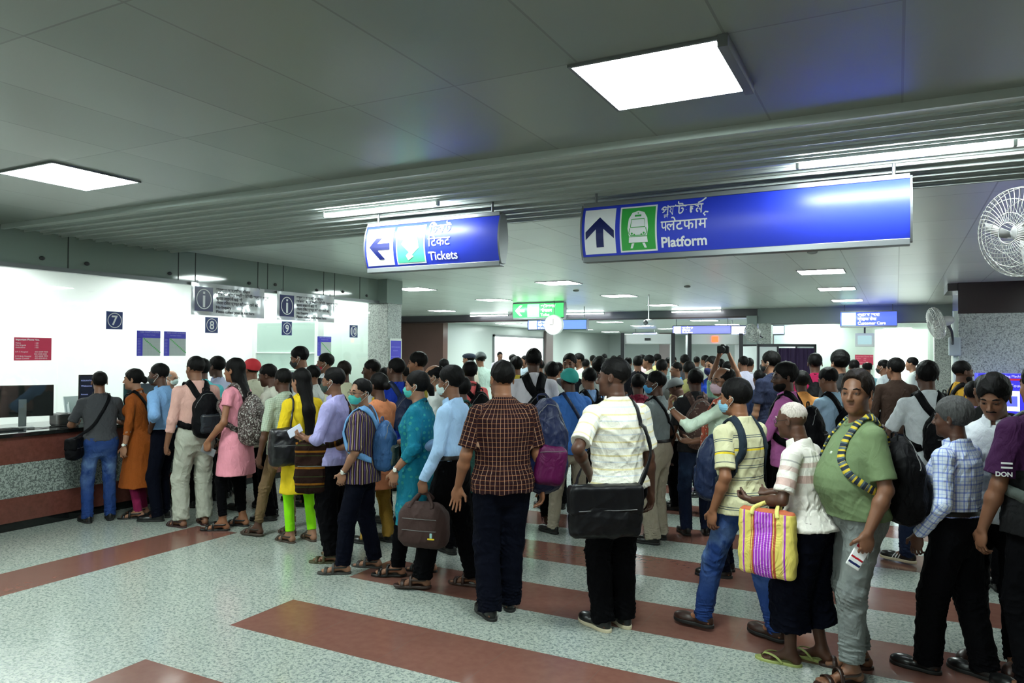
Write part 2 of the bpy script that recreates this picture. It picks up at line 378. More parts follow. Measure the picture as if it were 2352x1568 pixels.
def person(label, px, top, feet=None, depth=None, face=0, fem=False, skin=1, hair='short', hcol='black', look=0, nod=0, tilt=0, lean=0, side=0, fat=1.0, belly=0.0,
           la='down', ra='down', lh='relax', rh='relax', lw=None, rw=None, lf=None, rf=None, shirt=None, sleeve='half', hem=.84, tuck=False, collar=False, loose=0.0,
           pants=None, pw=0.0, pcuff=None, skirt=None, shoes='shoe', shoecol='black', mask=None, glasses=False, beard=0, mous=0, cap=None, belt=True, watch=None,
           group=None, only=None, flare=0.02, sh_amp=.017, vol=0.0, earr=False, seedo=0, polo=None, res=1.0, lname='person'):
    if depth is None: G = atz(px, feet, 0.0)
    else:
        r = ray(px, 815); r = r / (r @ CF); G = CC + r * depth; G[2] = 0
    dep = float((G - CC) @ CF); T = CC + ray(px, top) / (ray(px, top) @ CF) * dep
    Hh = T[2]; s = Hh / 1.70
    if pcuff is None: pcuff = .052 if shoes in ('shoe', 'sneaker', 'striped') else .075
    sight = math.atan2(G[1], G[0]); rz = sight - math.radians(face) - math.pi / 2
    root = bpy.data.objects.new(lname, None); COL.objects.link(root); root.empty_display_size = .1
    root.location = (G[0], G[1], 0.0); root.rotation_euler = (0, 0, rz); root.scale = (s, s, s)
    tag(root, label, 'person', group)
    h = min(max(.00095 * dep / s, .0038), .016) * res; sd = (len(PEOPLE) * 7 + 3 + seedo); PEOPLE.append(root)
    rg = np.random.RandomState(sd)
    ln = math.tan(math.radians(lean)); sdn = math.tan(math.radians(side))
    def sh(z):
        t = np.maximum(z - .92, 0); return t * sdn, t * ln
    def S(x, y, z):
        t = max(z - .92, 0); return np.array([x + t * sdn, y + t * ln, z])
    prof = []
    for z, a, b, yc in (FEM if fem else MALE):
        w = math.exp(-((z - 1.08) / .15) ** 2) * belly; ft = fat if .8 < z < 1.36 else 1 + (fat - 1) * .4
        prof.append((z, a * ft + w * .2, b * ft + w * .55, yc + w * .5))
    if belly:
        zz = [p[0] for p in prof]
        for z in (1.07, 1.16, 1.2):
            w = math.exp(-((z - 1.08) / .15) ** 2) * belly
            base = [np.interp(z, [q[0] for q in (FEM if fem else MALE)], [q[i] for q in (FEM if fem else MALE)]) for i in (1, 2, 3)]
            prof.append((z, base[0] * fat + w * .2, base[1] * fat + w * .55, base[2] + w * .5))
        prof.sort()
    # skeleton
    sx = .155 if fem else .178; hipz = .90
    A = {}
    for sg, nm, ar, hp, ov in ((-1, 'L', la, lh, lw), (1, 'R', ra, rh, rw)):
        w, pole, hd, pn = ARM[ar] if isinstance(ar, str) else ar
        if ov is not None: w = ov
        w = np.array(w, float) * (1, 1, 1)
        if ar in ('down', 'bag', 'swing', 'pocket') and ov is None: w[0] += (fat - 1) * .17 + belly * .25
        Sh = S(sg * sx, -.012, 1.360); Wt = S(0, 0, w[2]) * (1, 1, 0) + np.array([w[0] * sg, w[1], w[2]])
        E, Wt = ik(Sh, Wt, .285, .25, np.array(pole) * (sg, 1, 1))
        A[nm] = (Sh, E, Wt, np.array(hd) * (sg, 1, 1), np.array(pn) * (sg, 1, 1), hp, sg)
    L = {}
    for sg, nm, ov in ((-1, 'L', lf), (1, 'R', rf)):
        fx, fy, fz, fa = ov if ov is not None else (.10 + rg.uniform(-.01, .02), rg.uniform(-.06, .06), 0, rg.uniform(4, 14))
        An = np.array([fx * sg, fy, .085 + fz]); Hp = np.array([sg * .088, -.01, hipz]); a = math.radians(fa) * sg
        fd = np.array([math.sin(a), math.cos(a), -.0]); K, An = ik(Hp, An, .425, .40, fd + np.array([0, 0, 0]))
        L[nm] = (Hp, K, An, fd, sg, fz)
    # head frame
    nk = S(0, .0, 1.50); Mh = rotm(-look, nod, tilt); hc = nk + Mh @ np.array([0, .018 if not lean else .03, .090], f32)
    def hp(fn): 
        c = hc.astype(f32)
        return lambda p: fn((p - c) @ Mh)
    def hw(*q): return hc + Mh @ np.array(q, f32)
    skm = SKIN[skin]; HM = HAIR[hcol]
    # ---- body
    B = Fld(); B.add(slab(prof, -.012 if shirt else 0, sh), .02)
    B.add(rc(S(0, -.012, 1.40), nk + Mh @ np.array([0, .0, .03], f32), .056 * (1 + (fat - 1) * .5), .053 if not fem else .047), .03)
    for nm in 'LR':
        Sh, E, W, hd, pn, hpz, sg = A[nm]
        B.add(rc(S(sg * .06, -.012, 1.398), Sh, .038, .040), .03)
        g = (fat - 1) * .03
        B.add(rc(Sh, E, (.043 if not fem else .036) + g, (.034 if not fem else .030) + g), .03)
        f1 = E + (W - E) * .3; B.add(rc(E, f1, .033 + g, .036 + g), .02); B.add(rc(f1, W, .036 + g, .024), .02)
        A[nm] = A[nm] + (hand(B, W, hd, pn, hpz, sg if True else 1, h),)
        Hp, K, An, fd, sg, fz = L[nm]
        kb = .82 if pants is not None else 1.0; B.add(rc(Hp, K, .072 * kb, .050 * kb), .02); B.add(rc(K, K + (An - K) * .35, .050 * kb, .052 * kb), .01); B.add(rc(K + (An - K) * .35, An, .052 * kb, .036), .02)
        heel = An - fd * .035 - np.array([0, 0, .048]); tb_ = An + fd * .125 - np.array([0, 0, .062])
        if shoes != 'none':
            B.add(rc(An, heel, .036, .033), .02); B.add(rc(An + fd * .02 - np.array([0, 0, .02]), tb_, .036, .020), .03)
            if shoes in ('sandal', 'flip', 'barefoot'):
                sdv = np.cross(fd, [0, 0, 1.0])
                B.add(rc(tb_ - sdv * .02, tb_ + sdv * .024, .020, .018), .02)
                for i, (o, l) in enumerate(((-.030, .060), (-.012, .058), (.003, .052), (.017, .044), (.030, .034))):
                    o = o * sg; c = tb_ + sdv * o; B.add(rc(c, c + fd * l - [0, 0, .004], .0135 if i == 0 else .010, .0125 if i == 0 else .0085), .006)
    for fn, k in ((el((0, -.012, .030), (.0745, .094, .084)), .01), (el((0, .028, -.030), (.059, .062, .083)), .03), (el((0, .036, -.076), (.045, .043, .036)), .03),
                  (el((0, .070, -.100), (.020, .015, .014)), .02), (el((-.036, .058, -.030), (.022, .020, .022)), .02), (el((.036, .058, -.030), (.022, .020, .022)), .02),
                  (rc((-.034, .078, .017), (.034, .078, .017), .010, .010), .015)):
        B.add(hp(fn), k)
    for q in (-1, 1):
        B.sub(hp(el((q * .032, .094, .001), (.019, .016, .011))), .010)
        B.add(hp(el((q * .0315, .0745, .0045), (.0155, .0135, .0105))), .003)
        B.add(hp(el((q * .0315, .0735, -.0055), (.0145, .0125, .0080))), .003)
        B.sub(hp(el((q * .0315, .0900, .0005), (.0125, .0075, .0045))), .002)
        B.add(hp(el((q * .0125, .094, -.036), (.0085, .010, .0075))), .005)
        B.sub(hp(el((q * .0075, .101, -.0435), (.0035, .004, .004))), .003)
        Me = rotm(q * 22, 0, 0)
        B.add(hp(el((q * .0805, -.008, -.006), (.0075, .018, .031), rotm(q * -22))), .006); B.sub(hp(el((q * .088, -.002, -.002), (.006, .009, .018))), .005)
    B.add(hp(rc((0, .084, .006), (0, .106, -.031), .0075, .0115)), .012)
    B.add(hp(rc((-.017, .079, -.0595), (.017, .079, -.0595), .0055, .0055)), .006); B.add(hp(rc((0, .085, -.0600), (0, .085, -.0600), .0055, .0055)), .008)
    B.add(hp(rc((-.014, .0785, -.0705), (.014, .0785, -.0705), .0068, .0068)), .006); B.sub(hp(rc((-.021, .0875, -.0652), (.021, .0875, -.0652), .0016, .0016)), .003)
    def tone(v):
        q = (v - hc.astype(f32)) @ Mh
        lip = np.exp(-((q[:, 2] + .065) / .0085) ** 2) * (np.abs(q[:, 0]) < .024) * (q[:, 1] > .072) * np.clip((q[:, 1] - .072) / .006, 0, 1)
        j = (q[:, 1] > .0) * (q[:, 2] < -.03) * (q[:, 2] > -.13) * np.clip((-.03 - q[:, 2]) / .03, 0, 1)
        ex_ = np.sqrt(((np.abs(q[:, 0]) - .0315) / .0140) ** 2 + ((q[:, 2] - .0005) / .0068) ** 2); under = np.exp(-((ex_ - 1.0) / .28) ** 2) * (q[:, 1] > .05)
        return np.stack([lip, j * (1 if not fem else 0), under], 1)
    xs = [A[n][i][0] for n in 'LR' for i in (1, 2)]; ys = [A[n][i][1] for n in 'LR' for i in (1, 2)] + [L[n][2][1] for n in 'LR']; zs = [A[n][2][2] for n in 'LR']
    hcx, hcy = hc[0], hc[1]
    lo = (min(xs + [-.25, hcx - .1]) - .2, min(ys + [-.2, hcy - .12]) - .22, -.01); hi = (max(xs + [.25, hcx + .1]) + .2, max(ys + [.2, hcy + .12]) + .22, max(zs + [1.6]) + .25)
    body = solid('body', B, lo, hi, h, skm, root, colf=tone)
    # ---- head details
    hl = hc - .16; hh_ = hc + .16
    if dep < 13:
        for q in (-1, 1):
            uvs, ufs = ball(14, 10); e = uvs * .0118; c = np.array((q * .0315, .0748, .0005)); d = uvs[:, 1]
            tn = np.stack([(d > .74) * 1.0, (d > .955) * 1.0, d * 0], 1)
            me = mesh_of('eye', (e + c) @ Mh.T + hc, ufs, M_EYE, col=tn); o = bpy.data.objects.new('eye', me); COL.objects.link(o); o.parent = body
            if dep < 9.5:
                f = Fld().add(hp(rc((q * .016, .0865, .0215), (q * .034, .0865, .0275), .0048, .0050)), .003).add(hp(rc((q * .034, .0865, .0275), (q * .051, .0735, .0215), .0050, .0028)), .003)
                solid('eyebrow', f, hl, hh_, max(h * .7, .0028), HM, body)
        if mous:
            f = Fld()
            for q in (-1, 1): f.add(hp(rc((q * .002, .0905, -.0490), (q * .022, .0815, -.0540), .0065 * mous, .0050 * mous)), .004).add(hp(rc((q * .022, .0815, -.0540), (q * .031, .073, -.067), .0050 * mous, .003)), .004)
            solid('moustache', f, hl, hh_, max(h * .7, .003), HM, body)
        if beard:
            f = Fld().add(hp(el((0, .030, -.066), (.0635, .062, .058))), .01); f.add(hp(el((0, .040, -.088), (.050, .050, .036))), .01)
            f.disp.append(folds(sd, .004, 300)); f.cut(hp(lambda p: np.maximum(p[..., 2] + .030 - .035 * np.clip(-p[..., 1] / .03 + .6, 0, 1), -.005 - p[..., 1])))
            f.sub(hp(el((0, .075, -.033), (.040, .05, .036))), .006)
            solid('beard', f, hl, hh_, max(h * .8, .003), HM, root)
    # ---- hair
    if hair != 'none':
        f = Fld(); t = .012 + vol
        f.add(hp(el((0, -.017, .043 + vol * .4), (.0815 + vol * .8, .1005 + vol, .091 + vol * 1.1))), .01)
        if hair in ('bun', 'long', 'tail', 'bob'): f.add(hp(el((0, -.014, .034), (.084, .105, .095))), .01)
        fz = {'recede': .120, 'bald': .12, 'parted': .088}.get(hair, .096)
        f.sub(hp(el((0, .112, -.022), (.074 if hair != 'fringe' else .066, .074, fz))), .004)
        if hair == 'bald': f.sub(hp(el((0, .028, .085), (.064, .115, .062))), .01)
        if hair in ('recede',): f.sub(hp(rc((-.036, .090, .062), (.036, .090, .062), .036, .036)), .008)
        fm = hair in ('bun', 'long', 'tail', 'bob')
        yy = [-.12, -.05, -.012, .025, .06] if not fm else [-.12, -.05, 0, .03, .06]; zl = [-.072, -.068, -.022, -.020, .035] if not fm else [-.085, -.085, -.05, 0, .035]
        f.cut(hp(lambda p: np.interp(p[..., 1], yy, zl) - p[..., 2]))
        for q in (-1, 1): f.sub(hp(el((q * .094, -.004, -.012), (.022, .022, .034))), .004) if not fm else None
        f.disp.append(folds(sd + 5, .009 + vol * .2, 85 if not fm else 60, .6)); f.disp.append(folds(sd + 8, .004, 200, .6))
        hlo, hhi = hc - .17, hc + .17
        if hair == 'bun': f.add(hp(el((0, -.125, -.005), (.040, .036, .042))), .01)
        if hair == 'tail': f.add(hp(el((0, -.115, -.02), (.028, .03, .035))), .01).add(hp(rc((0, -.13, -.02), (0, -.15, -.20), .028, .018)), .02); hlo = hlo - [0, .05, .25]
        if hair == 'long':
            f.cuts.clear(); f.add(hp(el((0, -.045, -.06), (.078, .065, .10))), .03)
            b0 = hw(0, -.065, -.06); b1 = S(.0, -.135, 1.30); b2 = S(.01, -.150, 1.05); b3 = S(.015, -.15, .93)
            for a_, b_, r1, r2 in ((b0, b1, .075, .062), (b1, b2, .062, .050), (b2, b3, .050, .022)):
                def flat(p, g=rc(a_ * [1, 2.0, 1], b_ * [1, 2.0, 1], r1, r2)): return g(p * V3(1, 2.0, 1)) * .62
                f.add(flat, .03)
            hlo = np.array([hc[0] - .2, min(hc[1], b2[1]) - .25, .85])
        if cap: f.cut(hp(lambda p: p[..., 2] - .038 + .12 * np.clip(p[..., 1], -.05, .1)))
        solid('hair', f, hlo, hhi, max(h * .9, .0035), HM, root)
    if cap:
        kind, cm = cap; f = Fld().add(hp(el((0, -.014, .036), (.092, .113, .096))), .01).cut(hp(lambda p: .018 - p[..., 2] + p[..., 1] * .25))
        if kind in ('cap', 'peak'): f.add(hp(el((0, .12, .048), (.058, .065, .006), rotm(0, -8))), .006)
        if kind == 'sun': f = Fld().add(hp(el((0, -.01, .045), (.088, .108, .086))), .01).add(hp(el((0, .0, .022), (.14, .165, .007))), .02).cut(hp(lambda p: .012 - p[..., 2]))
        if kind == 'helmet': f = Fld().add(hp(el((0, -.012, .030), (.105, .128, .110))), .01).cut(hp(lambda p: .005 - p[..., 2] - np.clip(p[..., 1], 0, 1) * .25 + np.clip(-p[..., 1] - .02, 0, 1) * .5))
        if kind == 'beret': f = Fld().add(hp(el((0.005, -.012, .060), (.100, .122, .052))), .01).add(hp(rcc((0, -.01, .030), (0, -.01, .06), .084, .095, True)), .01)
        f.disp.append(folds(sd, .003, 60)); solid({'helmet': 'helmet', 'beret': 'beret'}.get(kind, 'cap'), f, hc - .2, hc + .2, max(h * .9, .004), cm, root)
    if mask:
        f = Fld().add(hp(el((0, .040, -.052), (.0625, .0695, .062))), .01); f.add(hp(rc((0, .098, -.018), (0, .108, -.036), .008, .012)), .02)
        f.disp.append(lambda p: .0012 * np.sin(((p - hc.astype(f32)) @ Mh)[..., 2] * 420)); f.cut(hp(lambda p: np.maximum(p[..., 2] + .014 + .10 * np.abs(p[..., 0]), np.maximum(.022 - p[..., 1], -.112 - p[..., 2]))))
        mo = solid('face_mask', f, hc - .15, hc + .15, max(h * .8, .003), mask, root)
        for q in (-1, 1):
            loop = spline([hw(q * .058, .034, -.022), hw(q * .076, .012, -.010), hw(q * .088, -.022, .012), hw(q * .089, -.030, -.012), hw(q * .078, -.004, -.040), hw(q * .055, .030, -.078)], 20)
            tube('ear_loop', loop, .0017, M('mask_loop', (.75, .78, .76), .7), mo, 4)
    if glasses:
        gm = M('glasses_frame', (.01, .01, .012), .3); go = None
        for q in (-1, 1):
            c = hw(q * .032, .0985, -.002); a = np.linspace(0, 2 * math.pi, 25)[:-1]
            ring = np.array([hw(q * .032 + .0235 * math.cos(t), .0985 - .004 * abs(math.cos(t)), -.003 + .0165 * math.sin(t)) for t in a])
            o = tube('glasses' if go is None else 'rim', ring, .0017, gm, root if go is None else go, 5, True); go = go or o
            tube('temple', spline([hw(q * .056, .095, .002), hw(q * .074, .05, .002), hw(q * .083, -.008, .004), hw(q * .085, -.022, -.012)], 10), .0016, gm, go, 5)
        tube('bridge', [hw(-.0085, .101, 0), hw(0, .104, .001), hw(.0085, .101, 0)], .0015, gm, go, 5)
    if earr:
        for q in (-1, 1):
            uvs, ufs = ball(8, 6); me = mesh_of('earring', (uvs * .006 + np.array((q * .089, -.002, -.042))) @ Mh.T + hc, ufs, M('gold', (.8, .5, .1), .25, metal=1)); o = bpy.data.objects.new('earring', me); COL.objects.link(o); o.parent = root
    # ---- trousers
    def legr(K, An, k0, k1, off):
        return (max(.090 * (1 + (fat - 1) * .6) + off, .068), max(.071 + off * 1.2, .051), max(.062 + off * 1.4, .046))
    G_all = []
    if pants is not None:
        f = Fld(); f.add(slab(prof, .012 + max(pw, 0) * .3, sh, .76, 1.03), .02); f.add(el((0, -.005, .80), (.10, .085, .07)), .03); ptop = 1.028 if tuck else min(.97, max(hem + .06, .50))
        for nm in 'LR':
            Hp, K, An, fd, sg, fz = L[nm]; r0, r1, r2 = legr(K, An, 0, 0, pw)
            u = (K - An) / np.linalg.norm(K - An); end = An + u * (pcuff - .085); kk = .03
            if skirt: pass
            f.add(rc(Hp, K, r0, r1), .045); f.add(rcc(K, end, r1, r2), .03)
        q_ = 1 if pw > -.02 else .3; f.disp.append(folds(sd + 1, (.017 + max(pw, 0) * .25) * q_, 30, top=.95)); f.disp.append(folds(sd + 2, .028 * q_, 46, 3.0, pcuff + .06, .09)); f.disp.append(folds(sd + 9, .020 * q_, 60, 2.0, .46, .10))
        f.cut(lambda p: p[..., 2] - ptop)
        solid('trousers', f, (-.42, min(L['L'][2][1], L['R'][2][1]) - .35, 0.0), (.42, max(L['L'][2][1], L['R'][2][1]) + .35, 1.05), h * 1.15, pants, root, uvf=lambda v: np.stack([v[:, 0], v[:, 2], v[:, 1]], 1))
        if belt and tuck:
            f = Fld().add(slab(prof, .022 + pw * .3, sh, 1.005, 1.038), .01); solid('belt', f, (-.35, -.3, .98), (.35, .4, 1.06), max(h, .005), M('belt_leather', (.008, .006, .005), .4), root)
    # ---- shirt
    if shirt is not None:
        lo_ = .015 + loose; pr2 = list(prof); z0 = 1.0 if tuck else hem
        if not tuck and hem < .80:
            hp_ = [p for p in prof if p[0] > .9]; b = prof[2]; n = 5
            pr2 = [(z, b[1] + flare * (0.9 - z) / .5 + .0, b[2] + .02 + flare * .7 * (.9 - z) / .5, b[3]) for z in np.linspace(hem - .02, .86, n)] + [p for p in prof if p[0] >= .92]
        elif not tuck:
            pr2 = [(z, a * (1.0 if z > 1.0 else 1.06), b_ * (1.0 if z > 1.0 else 1.06), yc) for z, a, b_, yc in prof if z >= .84]; pr2[0] = (.80,) + (pr2[0][1] * 1.04 + .006, pr2[0][2] * 1.06 + .01, pr2[0][3])
        if not tuck and hem >= .75: pr2 = [(z, max(a, .182 + max(pw, 0)), max(b_, .118 + max(pw, 0)), yc) if z < .93 else (z, a, b_, yc) for z, a, b_, yc in pr2]
        f = Fld(); f.add(slab(pr2, lo_, sh, z0, 1.475), .02)
        if fem:
            for q in (-1, 1): f.add(el(S(q * .068, .088, 1.235), (.058, .050, .058)), .04)
        tr = {'half': .82, 'cap': .42, 'elbow': 1.0, 'roll': 1.35, '34': 1.5, 'long': 2.0, 'none': 0}[sleeve]
        for nm in 'LR':
            Sh, E, W, hd, pn, hpz, sg = A[nm][:7]; g = (fat - 1) * .03
            f.add(rc(S(sg * .06, -.012, 1.398), Sh, .044 + loose * .5, .048 + loose * .7), .03)
            if tr <= 1 and tr > 0: f.add(rcc(Sh, Sh + (E - Sh) * tr, .051 + loose + g, .052 + loose + g + (.006 if sleeve == 'half' else 0)), .03)
            elif tr > 1:
                f.add(rc(Sh, E, .051 + loose + g, .045 + loose * .7 + g), .03); t2 = tr - 1; end = E + (W - E) * (t2 * .985); f.add(rcc(E, end, .047 + loose * .7 + g, (.036 if t2 > .8 else .042) + loose * .5 + g * .5), .02)
                f.disp.append(folds(sd + 4, .0, 40))
        f.disp.append(folds(sd + 3, sh_amp, 24, top=1.44)); f.disp.append(folds(sd + 6, sh_amp * .9, 55, 1.5, 1.02 if tuck else .98, .12))
        nr = .064 if not fem else .075
        def neck(p, a=S(0, .0 if not fem else .01, 1.44), b=nk + Mh @ np.array([0, .01, .05], f32)): return -(np.linalg.norm((p - V3(*(S(0, -.004, 1.46)))) * V3(1, 1, .9), axis=-1) - nr)
        f.cut(neck); f.cut(lambda p: np.where((p[..., 0] - S(0, 0, 1.44)[0]) ** 2 + (p[..., 1] - S(0, 0, 1.44)[1]) ** 2 < .0185, p[..., 2] - 1.455 + .60 * (p[..., 1] - S(0, 0, 1.44)[1] + .015), -1.0))
        SF = f
        def uvf(v, A=A):
            dt = slab(pr2, lo_, sh)(v); u = np.arctan2(v[:, 0] - sh(v[:, 2])[0], -(v[:, 1] - sh(v[:, 2])[1])) * .155
            if abs(((face + 180) % 360) - 180) > 120: u = np.arctan2(v[:, 0] - sh(v[:, 2])[0], (v[:, 1] - sh(v[:, 2])[1])) * .155
            out = np.stack([u, v[:, 2], np.zeros(len(v))], 1)
            for nm in 'LR':
                Sh, E, W = A[nm][:3]; du = rc(Sh, E, .052, .045)(v); df = rc(E, W, .045, .035)(v)
                for a, b, dd, o in ((Sh, E, du, 0), (E, W, df, .285)):
                    m = (dd < dt) & (dd <= np.minimum(du, df) + 1e-6); ax = (b - a) / np.linalg.norm(b - a); q = v[m] - a; t = q @ ax
                    r1 = np.cross(ax, [0, 1, 0.1]); r1 /= np.linalg.norm(r1); r2 = np.cross(ax, r1)
                    out[m, 0] = np.arctan2(q @ r1, q @ r2) * .052; out[m, 1] = 1.40 - t - o; out[m, 2] = 1
            return out
        solid('kurta' if hem < .75 and not tuck else 'shirt', f, (lo[0], lo[1], min(hem, z0) - .02), (hi[0], hi[1], max(1.52, max(A['L'][1][2], A['R'][1][2], A['L'][2][2], A['R'][2][2]) + .06)), h * 1.15, shirt, root, uvf=uvf)
        if not collar and dep < 11:
            c0 = S(0, .004, 1.440); Mc = rotm(0, -30); rr_ = .068 if not fem else .074
            def nb(p):
                q = (p - V3(*c0)) @ Mc; r = np.sqrt(q[..., 0] ** 2 + (q[..., 1] * .95) ** 2); return np.sqrt((r - rr_) ** 2 + (q[..., 2] * .6) ** 2) - .0085
            solid('neckband', Fld().add(nb, .01), c0 - .12, c0 + .12, max(h * .8, .004), polo or shirt, root, uvf=lambda v: np.stack([v[:, 0] * 0 + .02, v[:, 2] * 0 + 1.45, v[:, 0] * 0], 1))
        if collar:
            c0 = S(0, -.002, 1.457); Mc = rotm(0, -26)
            def cr(p):
                q = (p - V3(*c0)) @ Mc; r = np.sqrt(q[..., 0] ** 2 + (q[..., 1] * .95) ** 2); rr = .066 + (.02 - q[..., 2]) * .35
                d = np.maximum(np.abs(r - rr) - .0055, np.abs(q[..., 2]) - .023); gap = .030 - q[..., 2] * .2
                return np.maximum(d, (q[..., 1] > 0) * (.012 - np.abs(q[..., 0])))
            f2 = Fld().add(cr, .01); solid('collar', f2, c0 - .12, c0 + .12, max(h * .8, .004), polo or shirt, root, uvf=lambda v: np.stack([v[:, 0] * 1.3, v[:, 2], v[:, 0] * 0], 1))
        root['_'] = 1; SHF[root.name] = f
    else: SF = B
    # ---- shoes
    sc = LEATHER[shoecol] if isinstance(shoecol, str) else shoecol
    for nm in 'LR':
        Hp, K, An, fd, sg, fz = L[nm]; sdv = np.cross(fd, [0, 0, 1.0]); z = np.array([0, 0, 1.0]); pt = 0
        Mf = np.stack([sdv, fd, z], 1).astype(f32); c = An + fd * .062 - z * .085
        if fz > .01 and lname == 'person':
            pass
        def fl(fn, c=c, Mf=Mf): return lambda p: fn((p - c.astype(f32)) @ Mf)
        lo2, hi2 = c - .22, c + .22
        if shoes in ('shoe', 'sneaker', 'striped'):
            f = Fld().add(fl(el((0, .075, .030), (.047, .085, .040))), .02).add(fl(el((0, -.062, .045), (.040, .074, .064))), .03).cut(fl(lambda p: .012 - p[..., 2])).cut(fl(lambda p: p[..., 2] - .085 - .1 * (p[..., 1] < -.05) * 0))
            so = solid('shoe' if shoes == 'shoe' else 'sneaker', f, lo2, hi2, max(h * .9, .0045), sc, root)
            sl = Fld().add(fl(el((0, .058, .0), (.050, .105, .5))), .01).add(fl(el((0, -.068, .0), (.042, .072, .5))), .03).cut(fl(lambda p: np.abs(p[..., 2] - .010) - .012))
            solid('sole', sl, lo2, hi2, max(h * .9, .0045), M('black_rubber', (.006, .006, .006), .6) if shoes == 'shoe' else M('cream_rubber', (.55, .48, .33), .6), so)
            if shoes == 'striped' and dep < 7:
                for i in range(3):
                    o = .03 - i * .022
                    f3 = Fld().add(fl(el((0, .075, .030), (.0485, .0865, .0415))), .02).add(fl(el((0, -.045, .045), (.0395, .0715, .0595))), .03).cut(fl(lambda p, o=o: np.abs(p[..., 1] - o - (.05 - p[..., 2]) * .5) - .0045)).cut(fl(lambda p: np.maximum(.02 - p[..., 2], p[..., 2] - .062)))
                    solid('stripe', f3, lo2, hi2, .004, M('stripe_white', (.7, .7, .7), .5), so)
        elif shoes in ('sandal', 'flip'):
            sl = Fld().add(fl(el((0, .065, .0), (.049, .100, .5))), .01).add(fl(el((0, -.066, .0), (.039, .070, .5))), .03).cut(fl(lambda p: np.abs(p[..., 2] - .006) - .011))
            so = solid('sandal' if shoes == 'sandal' else 'flip_flop', sl, lo2, hi2, max(h * .9, .0045), sc, root)
            def arc(y, w, zt, y2=None):
                y2 = y if y2 is None else y2
                P = spline([c + sdv * -w + fd * y + z * .012, c + sdv * -w * .8 + fd * y + z * zt * .75, c + fd * (y + y2) / 2 + z * zt, c + sdv * w * .8 + fd * y2 + z * zt * .75, c + sdv * w + fd * y2 + z * .012], 16)
                return P, np.array([(p - (c + fd * y + z * .01)) for p in P])
            segs = [(.085, .052, .052, None, .028), (.02, .045, .090, None, .022)] if shoes == 'sandal' else []
            for y, w, zt, y2, wd in segs:
                P, N_ = arc(y, w, zt, y2); ribbon('sandal_strap', P, N_, wd, .004, sc, so)
            if shoes == 'sandal':
                P = spline([c + sdv * -.040 + fd * .015 + z * .06, c + sdv * -.040 - fd * .08 + z * .062, c - fd * .112 + z * .062, c + sdv * .040 - fd * .08 + z * .062, c + sdv * .040 + fd * .015 + z * .06], 18)
                ribbon('heel_strap', P, P - c - z * .062, .014, .004, sc, so)
            if shoes == 'flip':
                for q in (-1, 1):
                    P = spline([c + fd * .120 + sdv * -.012 * sg + z * .022, c + fd * .095 + sdv * (q * .018) + z * .052, c + fd * .03 + sdv * q * .043 + z * .050, c - fd * .02 + sdv * q * .044 + z * .012], 16)
                    ribbon('strap', P, P - c + z * .03, .014, .005, sc, so)
    if watch:
        for nm in watch:
            Sh, E, W, hd, pn, hpz, sg = A[nm][:7]; ax = (W - E) / np.linalg.norm(W - E); w0 = W - ax * .02
            r1 = np.cross(ax, [0, 1, .1]); r1 /= np.linalg.norm(r1); r2 = np.cross(ax, r1); a = np.linspace(0, 2 * math.pi, 21)[:-1]; rr = .0305 if sleeve != 'long' else .036
            P = np.array([w0 + (r1 * math.cos(t) + r2 * math.sin(t)) * rr for t in a]); P = np.concatenate([P, P[:1]])
            b = ribbon('wristwatch', P, P - w0, .018, .004, M('watch_steel', (.6, .6, .58), .25, metal=1), root)
            n = -np.array(pn, float); n -= (n @ ax) * ax; n /= np.linalg.norm(n); f = Fld().add(rcc(w0 + n * .028, w0 + n * .040, .017, .017, True), .005); solid('watch_face', f, w0 - .06, w0 + .06, .004, M('watch_dial', (.7, .7, .65), .2), b)
    return dict(root=root, A=A, L=L, F=SF, B=B, S=S, hw=hw, h=h, dep=dep, s=s, prof=prof, sh=sh)
SHF = {}
def ball(n, m):
    vs = []; fs = []
    for i in range(m + 1):
        t = math.pi * i / m
        for j in range(n): a = 2 * math.pi * j / n; vs.append((math.sin(t) * math.cos(a), math.sin(t) * math.sin(a), math.cos(t)))
    for i in range(m):
        for j in range(n): fs.append((i * n + j, (i + 1) * n + j, (i + 1) * n + (j + 1) % n, i * n + (j + 1) % n))
    return np.array(vs, f32), np.array(fs)
